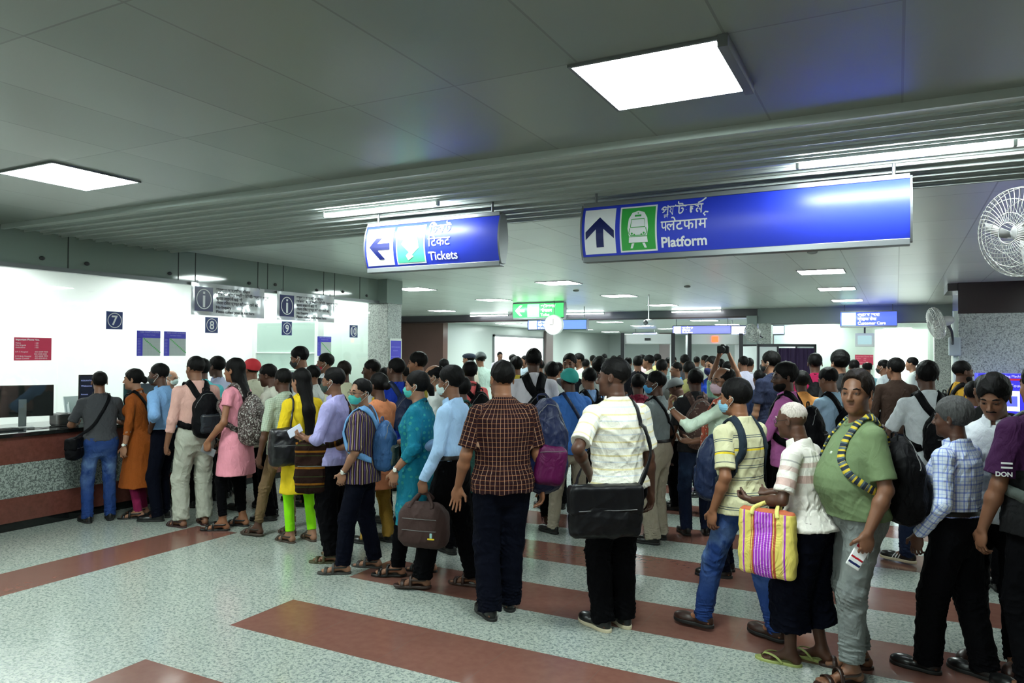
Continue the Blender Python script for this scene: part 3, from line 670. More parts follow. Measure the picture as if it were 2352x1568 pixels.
# ---------------------------------------------------------------- things people carry (each a thing of its own)
def carried(P, name, label, cat, group=None):
    r = bpy.data.objects.new(name, None); COL.objects.link(r); R = P['root']; r.empty_display_size = .05
    r.location = R.location; r.rotation_euler = R.rotation_euler; r.scale = R.scale; tag(r, label, cat, group); return r
def backpack(P, label, mat, size=(.145, .085, .23), z=1.16, pocket=None, x=0, front=False, strapmat=None, drop=0, out=0.0, sw=.055, straps=(-1, 1), y=None, roll=0):
    S, F, h = P['S'], P['F'], P['h']; r = carried(P, 'backpack', label, 'backpack'); strapmat = strapmat or mat; w, d, hh = size
    sg = 1 if front else -1; p0 = np.array([[x, sg * .5, z]], f32)
    yy = S(x, 0, z)[1]; t = np.linspace(.0, .45, 60); q = np.stack([np.full(60, S(x, 0, z)[0]), yy + sg * t, np.full(60, z)], 1).astype(f32); ds = F(q); k = np.argmax(ds > 0.0); yb = q[k][1]
    c = np.array([S(x, 0, z)[0], (yb + sg * (d * .92 + out)) if y is None else y, z - drop]); Mr = rotm(0, 0, roll)
    f = Fld().add(el(c + [0, 0, hh * .25], (w * .84, d * .95, hh * .78), Mr), .03).add(rbox(c - [0, 0, hh * .22], (w * .97, d, hh * .76), min(w, d) * .8, Mr), .07).add(el(c + [0, sg * d * .25, -hh * .40], (w * 1.02, d * 1.05, hh * .58), Mr), .05); f.disp.append(folds(int(abs(c[2]) * 1000) % 97, .022, 20)); f.disp.append(folds(7, .009, 60))
    lo, hi = c - [w + .08, d + .1, hh + .08], c + [w + .08, d + .1, hh + .08]; PF = f
    solid('main_pouch', f, lo, hi, h * 1.1, mat, r, uvf=lambda v: np.stack([v[:, 0], v[:, 2], v[:, 1]], 1))
    c2 = c + [0, sg * d * .95, -hh * .36]
    f = Fld().add(rbox(c2, (w * .74, d * .42, hh * .42), d * .38, Mr), .02); f.disp.append(folds(9, .008, 30)); solid('front_pocket', f, c2 - (w + .06), c2 + (w + .06), h * 1.1, pocket or mat, r, uvf=lambda v: np.stack([v[:, 0], v[:, 2], v[:, 1]], 1))
    zp = c2 + [0, sg * (d * .43), hh * .30]
    if P['dep'] < 9:
        zr = [zp + [-w * .6, -sg * .012, 0], zp + [0, sg * .006, .004], zp + [w * .6, -sg * .012, 0]]; Z0, _ = hug(f, zr, .001, 14); tube('zip', Z0, .003, M('zip_grey', (.12, .12, .12), .4), r, 5)
        zt = [c + [-w * .9, sg * d * .4, hh * .3], c + [-w * .75, sg * d * .8, hh * .78], c + [0, sg * d * .78, hh * .97], c + [w * .75, sg * d * .8, hh * .78], c + [w * .9, sg * d * .4, hh * .3]]
        Z, _ = hug(PF, zt, .001, 30); tube('zip', Z, .003, M('zip_grey', (.12, .12, .12), .4), r, 5)
    for q in straps:
        top = S(q * .085, -.10 * 1, 1.40); 
        pts = [S(q * .022 + x * .7, -.16 if not front else .14, 1.27), S(q * .055, -.13 if not front else .12, 1.36), S(q * .092, -.01, 1.46), S(q * .11, .10 if not front else -.1, 1.38), S(q * .135, .14 if not front else -.13, 1.24), S(q * .17, .08 if not front else -.08, 1.12), S(q * .17, -.06 if not front else .06, 1.04), S(q * .12, -.16 if not front else .16, 1.02)]
        if front: pass
        Q, N = hug(F, pts, .010, 44); ribbon('shoulder_strap', Q, N, sw, .012, strapmat, r)
    if P['dep'] < 9:
        tb = c + [0, -sg * d * .3, hh * .98]; tube('grab_handle', spline([tb + [-.035, 0, -.01], tb + [-.03, 0, .03], tb + [.03, 0, .03], tb + [.035, 0, -.01]], 12), .006, mat, r, 6)
    return r
def crossbag(P, label, mat, at, size, strap_side=1, name='shoulder_bag', yaw=0, sw=.035, flap=True, over=True, sag=None, pitch=0, cat='bag', strap=None, clasp=False, shoulder=None, path=None):
    """bag hanging at local point `at`, its strap over the shoulder `strap_side`; over=True crosses the chest"""
    S, F, h = P['S'], P['F'], P['h']; r = carried(P, name, label, cat); w, d, hh = size; at = np.array(at, float); Mr = rotm(yaw, pitch)
    f = Fld().add(rbox(at, (w, d, hh), min(d, .05) * .95, Mr), .02).add(el(at + [0, 0, -hh * .3], (w * .95, d * 1.3, hh * .65), Mr), .04); f.disp.append(folds(31, .020, 22)); f.disp.append(folds(33, .010, 55))
    m = max(size) * 1.4 + .05; PF = f; solid('bag_body', f, at - m, at + m, h * 1.1, mat, r, uvf=lambda v: np.stack([v[:, 0], v[:, 2], v[:, 1]], 1))
    if flap:
        f = Fld().add(rbox(at + Mr @ V3(0, 0, hh * .45), (w * 1.02, d * 1.12, hh * .58), min(d, .03) * .9, Mr), .02); f.disp.append(folds(35, .016, 24)); solid('flap', f, at - m, at + m, h * 1.1, mat, r); PF = f if P['dep'] < 8 else f
    if P['dep'] < 8:
        for q in (-1, 1): tube('zip', hug(PF, [at + Mr @ V3(-w * .8, q * d * 1.2, hh * .1), at + Mr @ V3(0, q * d * 1.25, hh * .1), at + Mr @ V3(w * .8, q * d * 1.2, hh * .1)], .001, 16)[0], .003, M('zip_grey', (.12, .12, .12), .4), r, 5)
    sd = strap_side; sh = shoulder or .10
    e1 = at + Mr @ V3(-w * .9, 0, hh * .9); e2 = at + Mr @ V3(w * .9, 0, hh * .9)
    if path is not None:
        P0 = spline(path, 60).astype(f32); Q = P0.copy()
        for _ in range(6):
            d0 = F(Q); g = grad(F, Q); Q = Q + g * (.008 - np.minimum(d0, .03))[:, None] * np.where(d0 < .03, .8, 0)[:, None]
        Q[0] = P0[0]; Q[-1] = P0[-1]; ribbon('shoulder_strap', Q, grad(F, Q), sw, .007, mat, r)
    elif strap is None:
        fr = [e2 if e2[1] > e1[1] else e1]; bk = [e1 if e2[1] > e1[1] else e2]; sx_ = np.sign(at[0]) if abs(at[0]) > .05 else -sd
        if over: path = [fr[0], S(sx_ * .12, .13, 1.10), S(0, .15, 1.25), S(sd * sh * .8, .09, 1.40), S(sd * sh, -.01, 1.47), S(sd * sh * .8, -.10, 1.40), S(0, -.14, 1.25), S(sx_ * .12, -.13, 1.08), bk[0]]
        else: path = [fr[0], S(sd * .17, .10, 1.15), S(sd * .14, .08, 1.36), S(sd * .13, -.01, 1.46), S(sd * .14, -.09, 1.36), S(sd * .18, -.11, 1.15), bk[0]]
        P0 = spline(path, 60).astype(f32); d0 = F(P0); g = grad(F, P0); Q = P0.copy()
        for _ in range(6):
            d0 = F(Q); g = grad(F, Q); Q = Q + g * (.008 - np.minimum(d0, .03))[:, None] * np.where(d0 < .03, .8, 0)[:, None]
        Q[0] = P0[0]; Q[-1] = P0[-1]; ribbon('shoulder_strap', Q, grad(F, Q), sw, .007, mat if not isinstance(strap, str) else mat, r)
    return r
def loosebox(P, name, label, cat, c, hs, M_, mat, rad=.004, parts=()):
    r = carried(P, name, label, cat); f = Fld().add(rbox(c, hs, rad, M_), .01)
    solid('case' if name == 'phone' else 'shell', f, c - max(hs) * 1.5, c + max(hs) * 1.5, .004, mat, r); return r

def handbag(P, label, mat, side=-1, size=(.19, .085, .16), drop=.10, fwd=0.0, name='briefcase_bag', cat='bag', logo=False, yaw=90, mat2=None, stripes=False, forearm=False, out=.0):
    """soft bag hanging from the closed hand (or the forearm) on one side"""
    A = P['A']['L' if side < 0 else 'R']; gp = A[7] if not forearm else (A[1] * .72 + A[2] * .28); h = P['h']; r = carried(P, name, label, cat); w, d, hh = size
    c = np.array(gp) + [side * out, fwd, -drop - hh]; Mr = rotm(yaw)
    f = (Fld().add(rbox(c - [0, 0, hh * .12], (w, d, hh * .88), min(d * .95, .08), Mr), .02).add(rbox(c + [0, 0, hh * .3], (w * .72, d * .6, hh * .7), min(d * .55, .08), Mr), .08) if not stripes else Fld().add(rbox(c, (w, d * .75, hh), .035, Mr), .02)).add(el(c + [0, 0, -hh * .35], (w * .98, d * 1.15, hh * .6), Mr), .04); f.disp.append(folds(41, .014, 20)); f.disp.append(folds(43, .009, 50)); m = w + hh + .05
    solid('bag_body', f, c - m, c + m, h * 1.05, mat, r, uvf=lambda v: np.stack([(v - c) @ Mr[:, 0], (v - c)[:, 2], (v - c) @ Mr[:, 1]], 1))
    for q in (-1, 1):
        e = [c + Mr @ V3(-w * .45, q * d * .8, hh * .80), c + Mr @ V3(-w * .40, q * d * .5, hh * 1.0), np.array(gp) + Mr @ V3(-.035, q * .012, -.012), np.array(gp) + Mr @ V3(0, q * .012, -.003), np.array(gp) + Mr @ V3(.035, q * .012, -.012), c + Mr @ V3(w * .40, q * d * .5, hh * 1.0), c + Mr @ V3(w * .45, q * d * .8, hh * .80)]
        S_ = spline(e, 30); ribbon('handle', S_, np.tile(Mr @ V3(0, q, 0), (30, 1)), .026, .006, mat2 or mat, r)
    if not stripes:
        for z_ in (hh * .35, -hh * .15): tube('zip', hug(f, [c + Mr @ V3(-w * .7, d * 1.12, z_), c + Mr @ V3(0, d * 1.2, z_), c + Mr @ V3(w * .7, d * 1.12, z_)], .001, 16)[0], .003, M('zip_grey', (.12, .12, .12), .4), r, 5)
    return r, c, Mr
def phone(P, side, label, case, D=(0, .4, 1), N=None, off=(0, 0, 0), bands=()):
    A = P['A']['L' if side < 0 else 'R']; gp = np.array(A[7]); r = carried(P, 'phone', label, 'phone'); D = np.array(D, float); D /= np.linalg.norm(D); pn = np.array(N if N is not None else A[4], float); pn -= (pn @ D) * D; pn /= np.linalg.norm(pn); X = np.cross(D, pn)
    c = gp + np.array(off); Mr = np.stack([X, D, pn], 1).astype(f32); solid('case', Fld().add(rbox(c, (.038, .078, .0055), .005, Mr), .01), c - .12, c + .12, .0035, case, r)
    for k, (y0, y1, cm) in enumerate(bands):
        c2 = c + D * (y0 + y1) / 2
        for q in (-1, 1): cc_ = c2 + pn * q * .0058; solid('printed_band', Fld().add(rbox(cc_, (.034, (y1 - y0) / 2, .0012), .0008, Mr), .01), cc_ - .06, cc_ + .06, .0024, cm, r)
    return r
# ---------------------------------------------------------------- mesh helpers for built things
def link(name, me, parent=None):
    o = bpy.data.objects.new(name, me); COL.objects.link(o); o.parent = parent; return o
def boxm(name, boxes, mat, parent=None, bev=0, kind=None):
    vs, fs = [], []
    for x0, x1, y0, y1, z0, z1 in boxes:
        b = len(vs); vs += [(x, y, z) for x in (x0, x1) for y in (y0, y1) for z in (z0, z1)]
        fs += [tuple(b + i for i in q) for q in ((0, 1, 3, 2), (4, 6, 7, 5), (0, 4, 5, 1), (2, 3, 7, 6), (0, 2, 6, 4), (1, 5, 7, 3))]
    me = bpy.data.meshes.new(name); me.from_pydata(vs, [], fs); me.materials.append(mat); o = link(name, me, parent)
    if bev: m = o.modifiers.new('b', 'BEVEL'); m.width = bev; m.segments = 2
    if kind: o['kind'] = kind
    return o
def polym(name, pts, th, mat, parent=None, kind=None):
    """polygon outlines (lists of 3d points, planar) given thickness th along their normal"""
    vs, fs = [], []
    for P in pts:
        P = np.array(P, float); n = np.cross(P[1] - P[0], P[2] - P[1]); n /= np.linalg.norm(n) + 1e-9; b = len(vs); k = len(P)
        vs += [tuple(p) for p in P] + [tuple(p + n * th) for p in P]; fs.append(tuple(range(b + k - 1, b - 1, -1))); fs.append(tuple(range(b + k, b + 2 * k)))
        fs += [(b + i, b + (i + 1) % k, b + k + (i + 1) % k, b + k + i) for i in range(k)]
    me = bpy.data.meshes.new(name); me.from_pydata(vs, [], fs); me.materials.append(mat); o = link(name, me, parent)
    if kind: o['kind'] = kind
    return o
def empty(name, loc, label, cat, group=None, rz=0):
    o = bpy.data.objects.new(name, None); COL.objects.link(o); o.location = loc; o.rotation_euler = (0, 0, rz); o.empty_display_size = .1; tag(o, label, cat, group); return o
def textmesh(s, size, thick=.0, ax=0.0, sx=1.0):
    c = bpy.data.curves.new('t', 'FONT'); c.body = s; c.size = size; c.offset = thick; c.align_x = 'LEFT'; c.extrude = 0; o = bpy.data.objects.new('t', c); COL.objects.link(o)
    dg = bpy.context.evaluated_depsgraph_get(); me = bpy.data.meshes.new_from_object(o.evaluated_get(dg)); bpy.data.objects.remove(o)
    vs = np.array([v.co[:2] for v in me.vertices]).reshape(-1, 2) * (sx, 1) if len(me.vertices) else np.zeros((0, 2)); fs = [tuple(p.vertices) for p in me.polygons]; bpy.data.meshes.remove(me); return vs, fs
def flat2d(name, pieces, O, U_, V_, mat, parent=None, bow=None, th=.002):
    """2-d pieces [(verts, faces)] laid on the plane O + u*U_ + v*V_ ; bow(v) pushes outward along the normal"""
    U_ = np.array(U_, float); V_ = np.array(V_, float); N = np.cross(U_, V_); N /= np.linalg.norm(N); vs, fs = [], []
    for P, F_ in pieces:
        b = len(vs)
        for u, v in P: vs.append(tuple(np.array(O) + U_ * u + V_ * v + N * ((bow(v) if bow else 0) + th)))
        fs += [tuple(b + i for i in f) for f in F_]
    me = bpy.data.meshes.new(name); me.from_pydata(vs, [], fs); me.materials.append(mat); return link(name, me, parent)
def rect2(u0, v0, u1, v1, n=1):
    vs = [(u, v0 + (v1 - v0) * i / n) for i in range(n + 1) for u in (u0, u1)]; return vs, [(2 * i, 2 * i + 1, 2 * i + 3, 2 * i + 2) for i in range(n)]
def quad2(*p): return list(p), [tuple(range(len(p)))]
def ring2(cx, cy, r0, r1, n=40, sy=1.0):
    vs = []
    for i in range(n): a = 2 * math.pi * i / n; vs += [(cx + r0 * math.cos(a), cy + sy * r0 * math.sin(a)), (cx + r1 * math.cos(a), cy + sy * r1 * math.sin(a))]
    return vs, [(2 * i, 2 * i + 1, (2 * i + 3) % (2 * n), (2 * i + 2) % (2 * n)) for i in range(n)]
def disc2(cx, cy, r, n=32, sy=1.0): return [(cx + r * math.cos(2 * math.pi * i / n), cy + sy * r * math.sin(2 * math.pi * i / n)) for i in range(n)], [tuple(range(n))]
def txt2(s, size, u, v, thick=0, sx=1.0, rot=0):
    P, F_ = textmesh(s, size, thick, sx=sx)
    return [(p[0] + u, p[1] + v) for p in P], F_
def stroke2(pts, w):
    P = np.array(pts, float); t = np.gradient(P, axis=0); t /= np.linalg.norm(t, axis=1)[:, None] + 1e-9; n = np.stack([-t[:, 1], t[:, 0]], 1) * w / 2
    vs = []
    for a, b in zip(P - n, P + n): vs += [tuple(a), tuple(b)]
    return vs, [(2 * i, 2 * i + 2, 2 * i + 3, 2 * i + 1) for i in range(len(P) - 1)]
# ---------------------------------------------------------------- shell materials
def pos(nt): g = nd(nt, 'NewGeometry'); s = nd(nt, 'SeparateXYZ'); nt.links.new(g.outputs['Position'], s.inputs[0]); return g.outputs['Position'], s.outputs
def granite(nt, P, a, b_, c, sc_=55):
    v = nd(nt, 'TexVoronoi', i_Scale=sc_); nt.links.new(P, v.inputs[0]); s = nd(nt, 'SeparateXYZ'); nt.links.new(v.outputs['Color'], s.inputs[0])
    n = nd(nt, 'TexNoise', i_Scale=sc_ * .45, i_Detail=3); nt.links.new(P, n.inputs[0]); n2 = nd(nt, 'TexNoise', i_Scale=1.3, i_Detail=3); nt.links.new(P, n2.inputs[0])
    col = mixc(nt, mth(nt, 'LESS_THAN', s.outputs[0], .42), a, b_); k = mth(nt, 'MULTIPLY', mth(nt, 'GREATER_THAN', n.outputs[0], .57), .8); col = mixc(nt, k, col, c); return mixc(nt, mth(nt, 'MULTIPLY', n2.outputs[0], .25), col, tuple(x * .7 for x in a))
m, nt, b = nodes('floor_granite'); MATS['floor'] = m; P, S_ = pos(nt); X, Y = S_[0], S_[1]
gr = granite(nt, P, (.41, .445, .395), (.29, .33, .305), (.14, .18, .17), 105); n = nd(nt, 'TexNoise', i_Scale=18, i_Detail=5); nt.links.new(P, n.inputs[0]); n7 = nd(nt, 'TexNoise', i_Scale=1.6, i_Detail=5, i_Distortion=1.5); nt.links.new(P, n7.inputs[0])
rd = mixc(nt, n.outputs[0], (.165, .070, .053), (.235, .112, .088)); rd = mixc(nt, mth(nt, 'MULTIPLY', n7.outputs[0], .35), rd, (.10, .035, .022))
t = mth(nt, 'FRACT', mth(nt, 'DIVIDE', mth(nt, 'SUBTRACT', Y, 3.415), 1.172)); bands = mth(nt, 'MULTIPLY', mth(nt, 'LESS_THAN', t, .485), mth(nt, 'GREATER_THAN', X, -3.85))
side = mth(nt, 'MULTIPLY', mth(nt, 'MULTIPLY', mth(nt, 'GREATER_THAN', X, -6.32), mth(nt, 'LESS_THAN', X, -5.745)), mth(nt, 'LESS_THAN', Y, 5.18))
mk = mth(nt, 'MAXIMUM', bands, side); col = mixc(nt, mk, gr, rd)
sx = mth(nt, 'LESS_THAN', mth(nt, 'FRACT', mth(nt, 'DIVIDE', mth(nt, 'ADD', X, 3.85), .59)), .006); sy = mth(nt, 'LESS_THAN', mth(nt, 'FRACT', mth(nt, 'DIVIDE', mth(nt, 'SUBTRACT', Y, 3.415), .586)), .006)
col = mixc(nt, mth(nt, 'MULTIPLY', mth(nt, 'MAXIMUM', sx, sy), .35), col, (.12, .12, .11)); nt.links.new(col, b.inputs['Base Color']); b.inputs['Roughness'].default_value = .16; b.inputs['Specular IOR Level'].default_value = .55
rn = mth(nt, 'ADD', mth(nt, 'MULTIPLY', n7.outputs[0], .22), .07); nt.links.new(rn, b.inputs['Roughness'])
m, nt, b = nodes('wall_granite'); MATS['granite'] = m; P, S_ = pos(nt); nt.links.new(granite(nt, P, (.46, .49, .46), (.30, .33, .31), (.15, .165, .16), 95), b.inputs['Base Color']); b.inputs['Roughness'].default_value = .25
m, nt, b = nodes('counter_granite'); MATS['cgranite'] = m; P, S_ = pos(nt); nt.links.new(granite(nt, P, (.30, .34, .31), (.13, .15, .14), (.05, .06, .06), 95), b.inputs['Base Color']); b.inputs['Roughness'].default_value = .25
m, nt, b = nodes('ceiling_panels'); MATS['ceiling'] = m; P, S_ = pos(nt); X, Y = S_[0], S_[1]
lx = mth(nt, 'LESS_THAN', mth(nt, 'FRACT', mth(nt, 'DIVIDE', mth(nt, 'SUBTRACT', X, .02), .6205)), .018); ly = mth(nt, 'LESS_THAN', mth(nt, 'FRACT', mth(nt, 'DIVIDE', mth(nt, 'SUBTRACT', Y, 2.905), 1.24)), .008)
seam = mth(nt, 'MAXIMUM', lx, ly); cx_ = mth(nt, 'FLOOR', mth(nt, 'DIVIDE', mth(nt, 'SUBTRACT', X, .02), .6205)); cy_ = mth(nt, 'FLOOR', mth(nt, 'DIVIDE', mth(nt, 'SUBTRACT', Y, 2.905), 1.24))
cb = nd(nt, 'CombineXYZ'); nt.links.new(cx_, cb.inputs[0]); nt.links.new(cy_, cb.inputs[1]); wn = nd(nt, 'TexWhiteNoise'); nt.links.new(cb.outputs[0], wn.inputs[0])
col = mixc(nt, wn.outputs[0], (.235, .275, .245), (.29, .33, .30)); col = mixc(nt, mth(nt, 'MULTIPLY', seam, .45), col, (.08, .09, .08)); nt.links.new(col, b.inputs['Base Color']); b.inputs['Roughness'].default_value = .34; b.inputs['Metallic'].default_value = .25
n = nd(nt, 'TexNoise', i_Scale=1.1, i_Detail=1); nt.links.new(P, n.inputs[0]); hgt = mth(nt, 'SUBTRACT', n.outputs[0], mth(nt, 'MULTIPLY', seam, .15)); bump(nt, b, hgt, .25, .05)
M_FASCIA = M('fascia_glass', (.23, .29, .26), .06, spec=.6); M_WHITE = M('office_white', (.86, .88, .87), .6); M_ALU = M('brushed_aluminium', (.20, .215, .22), .38, metal=.6); M_DARK = M('dark_metal', (.03, .032, .034), .4)
M_BLUE = M('sign_blue', (.020, .045, .55), .42); M_NAVY = M('sign_navy', (.006, .011, .10), .3); M_SW = M('sign_white', (.80, .82, .84), .35); M_GREEN = M('sign_green', (.035, .36, .06), .3); M_LIT = M('lamp_panel', (.8, .8, .8), .5, emit=(.86, 1, .96), es=E_PANEL)
M_TUBE = M('tube_light_glow', (.9, .9, .9), .4, emit=(.90, .98, 1), es=E_TUBE)
def glass(name, tint, refl=.0):
    m = bpy.data.materials.new(name); m.use_nodes = True; nt = m.node_tree; nt.nodes.clear(); o = nd(nt, 'OutputMaterial'); t = nd(nt, 'BsdfTransparent'); t.inputs[0].default_value = (*tint, 1); g = nd(nt, 'BsdfGlossy'); g.inputs['Roughness'].default_value = .02
    f = nd(nt, 'LayerWeight'); mx = nd(nt, 'MixShader'); nt.links.new(mth(nt, 'ADD', mth(nt, 'MULTIPLY', mth(nt, 'POWER', f.outputs['Facing'], 4), .9), .05), mx.inputs[0]); nt.links.new(t.outputs[0], mx.inputs[1]); nt.links.new(g.outputs[0], mx.inputs[2]); nt.links.new(mx.outputs[0], o.inputs[0]); return m
M_GLASS = glass('clear_glass', (.955, .985, .97))
# ---------------------------------------------------------------- hall shell
XW = -7.90
boxm('floor', [(-26, 9, -4, 42, -.1, 0)], MATS['floor'], kind='structure')
boxm('ceiling', [(-26, 9, -4, 4.12, 3.03, 3.13), (-26, 9, 4.12, 6.02, 3.20, 3.3)], MATS['ceiling'], kind='structure')
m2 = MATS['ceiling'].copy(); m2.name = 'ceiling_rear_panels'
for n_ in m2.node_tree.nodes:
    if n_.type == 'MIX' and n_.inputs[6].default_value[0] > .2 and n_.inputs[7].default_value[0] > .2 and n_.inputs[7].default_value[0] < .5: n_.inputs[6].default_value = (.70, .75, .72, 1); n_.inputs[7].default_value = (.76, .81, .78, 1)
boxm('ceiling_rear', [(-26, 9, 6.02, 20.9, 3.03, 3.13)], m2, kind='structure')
# louvred strip across the ceiling
lv = []
for k in range(10):
    y = 4.13 + k * .190; lv.append((XW, 9, y, y + .165, 3.012, 3.03)); lv.append((XW, 9, y, y + .008, 2.985, 3.03)); lv.append((XW, 9, y + .157, y + .165, 3.0, 3.03))
M_SLAT = M('louvre_metal', (.46, .52, .49), .62, spec=.2)
boxm('trim_1', lv, M_SLAT, kind='structure'); boxm('trim_2', [(XW, 9, 4.10, 4.125, 2.985, 3.2), (XW, 9, 6.02, 6.05, 2.985, 3.2)], M_SLAT, kind='structure')
boxm('wall_back', [(-26, 9, 38, 38.2, 0, 3.3)], M('far_wall', (.42, .46, .45), .35), kind='structure')
boxm('wall_right', [(8.6, 8.8, -4, 42, 0, 3.3)], M('far_wall2', (.36, .38, .37), .4), kind='structure')
boxm('wall_front', [(-12, 9, -4.0, -3.9, 0, 3.3)], M('far_wall3', (.30, .33, .32), .4), kind='structure')
boxm('trim_3', [(-26, 9, 20.9, 21.0, 2.83, 3.3)], M('bulkhead', (.11, .10, .115), .3), kind='structure')
boxm('ceiling_far', [(-26, 9, 21.0, 38.1, 2.83, 2.93)], M('ceiling_far_mat', (.40, .44, .42), .35), kind='structure')
boxm('trim_4', [(-26, 9, 20.86, 21.06, 2.79, 2.83)], M('trim_dark_red', (.035, .018, .02), .35), kind='structure')
# far left: brown clad wall, then the long pale wall with lit window
boxm('wall_far_left', [(-19.5, -13.9, 21.4, 21.7, 0, 2.84)], M('brown_cladding', (.17, .10, .088), .14, var=.2, bs=2), kind='structure')
boxm('wall_far_side', [(-14.2, -13.9, 21.7, 38, 0, 2.84)], M('pale_cladding', (.50, .54, .52), .22), kind='structure')
boxm('window_9', [(-13.9, -13.86, 25.0, 29.4, .9, 2.42)], M('lit_window', (.8, .8, .8), .4, emit=(.92, 1, .96), es=1.3), kind='structure')
boxm('trim_5', [(-13.9, -13.84, 24.92, 25.0, .8, 2.5), (-13.9, -13.84, 29.4, 29.48, .8, 2.5), (-13.9, -13.84, 24.92, 29.48, 2.42, 2.5)], M_ALU, kind='structure')
def pillar(x0, x1, y0, y1, z1, mat, label, name='pillar', h0=0):
    o = boxm(name, [(x0, x1, y0, y1, h0, z1)], mat, bev=.01); tag(o, label, 'pillar'); return o
pillar(-13.90, -13.76, 28.95 + .62, 30.3, 2.83, M('mauve_clad', (.16, .125, .125), .3), 'narrow grey-mauve pillar beside the lit white window far back')
pillar(-10.6, -10.0, 36.2, 36.8, 2.83, M('mauve_clad', (.16, .125, .125), .3), 'slim mauve pillar against the far back wall, left of the security gates')
pillar(-5.6, -4.9, 36.0, 36.8, 2.83, M('brown_cladding', (.14, .085, .075), .2), 'brown clad pillar seen through the right-hand security gate')
# ---------------------------------------------------------------- ticket office
pillar(-8.12, -7.70, 10.12, 10.52, 2.62, MATS['granite'], 'grey granite pillar at the far end of the ticket counter')
boxm('wall_left', [(XW - .02, XW, -4, 10.52, 2.66, 3.03)], M_FASCIA, kind='structure'); boxm('trim_6', [(XW - .05, XW + .035, -4, 10.12, 2.615, 2.66)], M_ALU, kind='structure')
boxm('wall_end', [(-8.12, -7.70, 10.10, 10.54, 2.62, 3.03)], M_FASCIA, kind='structure')
boxm('trim_7', [(XW, XW + .004, y, y + .012, 2.66, 3.03) for y in (3.3, 4.77, 6.14, 6.39, 7.42, 7.60, 7.90, 8.75, 9.0, 9.62)], M('joint_dark', (.03, .04, .035), .5), kind='structure')
for k, (y, z) in enumerate(((4.5, 2.74), (4.98, 2.735), (6.02, 2.73), (7.42 - .15, 2.72), (7.75, 2.74), (8.6, 2.73), (9.8, 2.73), (9.2, 2.75))):
    o = link('glass_fitting', mesh_of('glass_fitting', *[(lambda v, f: (v * (.012, .032, .022) + np.array((XW + .008, y, z)), f))(*ball(10, 6))][0], M_DARK)); tag(o, 'small round steel glass fitting on the pale green fascia', 'fitting', 'steel fittings along the fascia')
boxm('wall_office_back', [(-10.6, -10.5, -4, 10.6, 0, 3.0)], M_WHITE, kind='structure'); boxm('ceiling_office', [(-10.6, XW - .02, -4, 10.58, 2.95, 3.02)], M_WHITE, kind='structure')
boxm('wall_office_end', [(-10.6, -8.12, 10.53, 10.58, 0, 3.03)], M('office_pale_green', (.55, .66, .60), .3), kind='structure')
ys = [-4, .5, 1.9, 3.25, 4.68, 6.03, 7.45, 8.80, 10.12]
for i in range(8): boxm('window_%d' % (i + 1), [(XW - .006, XW + .006, ys[i] + .004, ys[i + 1] - .004, .975, 2.64)], M_GLASS, kind='structure')
ct = empty('ticket_counter', (-7.75, 4, 0), 'long ticket counter with red and speckled grey granite bands and black top', 'counter'); 
def cpart(n, bx, mat, bev=.004): o = boxm(n, [tuple(a - c for a, c in zip(bx, (-7.75, -7.75, 4, 4, 0, 0)))], mat, ct, bev); return o
M_RG = M('red_granite', (.125, .040, .030), .22, var=.35, bs=60); M_BG = M('black_granite', (.008, .009, .009), .08)
cpart('plinth', (-8.3, -7.72, -3.85, 10.1, 0, .085), M_BG); cpart('lower_red_band', (-8.3, -7.70, -3.85, 10.1, .085, .328), M_RG); cpart('grey_band', (-8.3, -7.70, -3.85, 10.1, .328, .66), MATS['cgranite']); cpart('upper_red_band', (-8.3, -7.70, -3.85, 10.1, .66, .925), M_RG); cpart('worktop', (-8.68, -7.66, -3.85, 10.1, .925, .965), M_BG)
for k, y in enumerate((1.0, 3.2, 5.4, 7.6, 9.8)):
    p = empty('office_light', (-9.3, y, 2.95), 'square ceiling light inside the ticket office', 'ceiling light', 'ceiling lights inside the ticket office'); boxm('diffuser', [(-.9, .9, -.35, .35, -.03, -.005)], M('office_lamp', (.9, .9, .9), .5, emit=(.97, 1, .98), es=E_BOOTH), p); boxm('frame', [(-.93, .93, -.38, .38, -.004, 0)], M_ALU, p)
# glazed cabinet behind windows 9 and 10
cb = empty('glazed_partition', (-10.2, 8.9, 0), 'pale green glazed partition inside the office behind the number nine sign', 'partition')
M_PG = M('partition_green', (.42, .56, .50), .25); boxm('panel', [(-.25, 1.2, .9, .96, 0, 2.3)], M_PG, cb); boxm('rail', [(-.25, 1.2, .87, .9, z, z + .02) for z in (1.05, 1.3, 1.45, 1.75)], M_WHITE, cb); boxm('post', [(1.2, 1.28, .86, 1.0, 0, 2.9)], M_WHITE, cb); boxm('post', [(-.3, -.22, .86, 1.0, 0, 2.9)], M_WHITE, cb)
# ---------------------------------------------------------------- number signs, fare charts, notice (on the glass)
UY, VZ = (0, 1, 0), (0, 0, 1)
def on_glass(y, z): return (XW + .008, y, z)
for y, z, n_ in ((5.31, 2.125, '7'), (6.65, 2.12, '8'), (7.98, 2.12, '9'), (9.47, 2.12, '10')):
    s = .098; p = empty('number_sign', on_glass(y, z), 'square blue sign with white circled number %s on the office glass' % n_, 'sign', 'counter number signs'); boxm('plate', [(-.003, .003, -s, s, -s * 1.03, s * 1.03)], M('number_blue', (.012, .030, .17), .35), p)
    flat2d('ring', [ring2(0, 0, s * .78, s * .88)], (.004, 0, 0), UY, VZ, M_SW, p)
    P_, F_ = textmesh(n_, .15, .003); c = (P_.max(0) + P_.min(0)) / 2; flat2d('digit', [([tuple(q - c) for q in P_], F_)], (.004, 0, 0), UY, VZ, M_SW, p)
def textlines(pieces, n, u0, u1, v0, dv, sz, seed, words='Fare Chart Station Token Smart Card'):
    pass
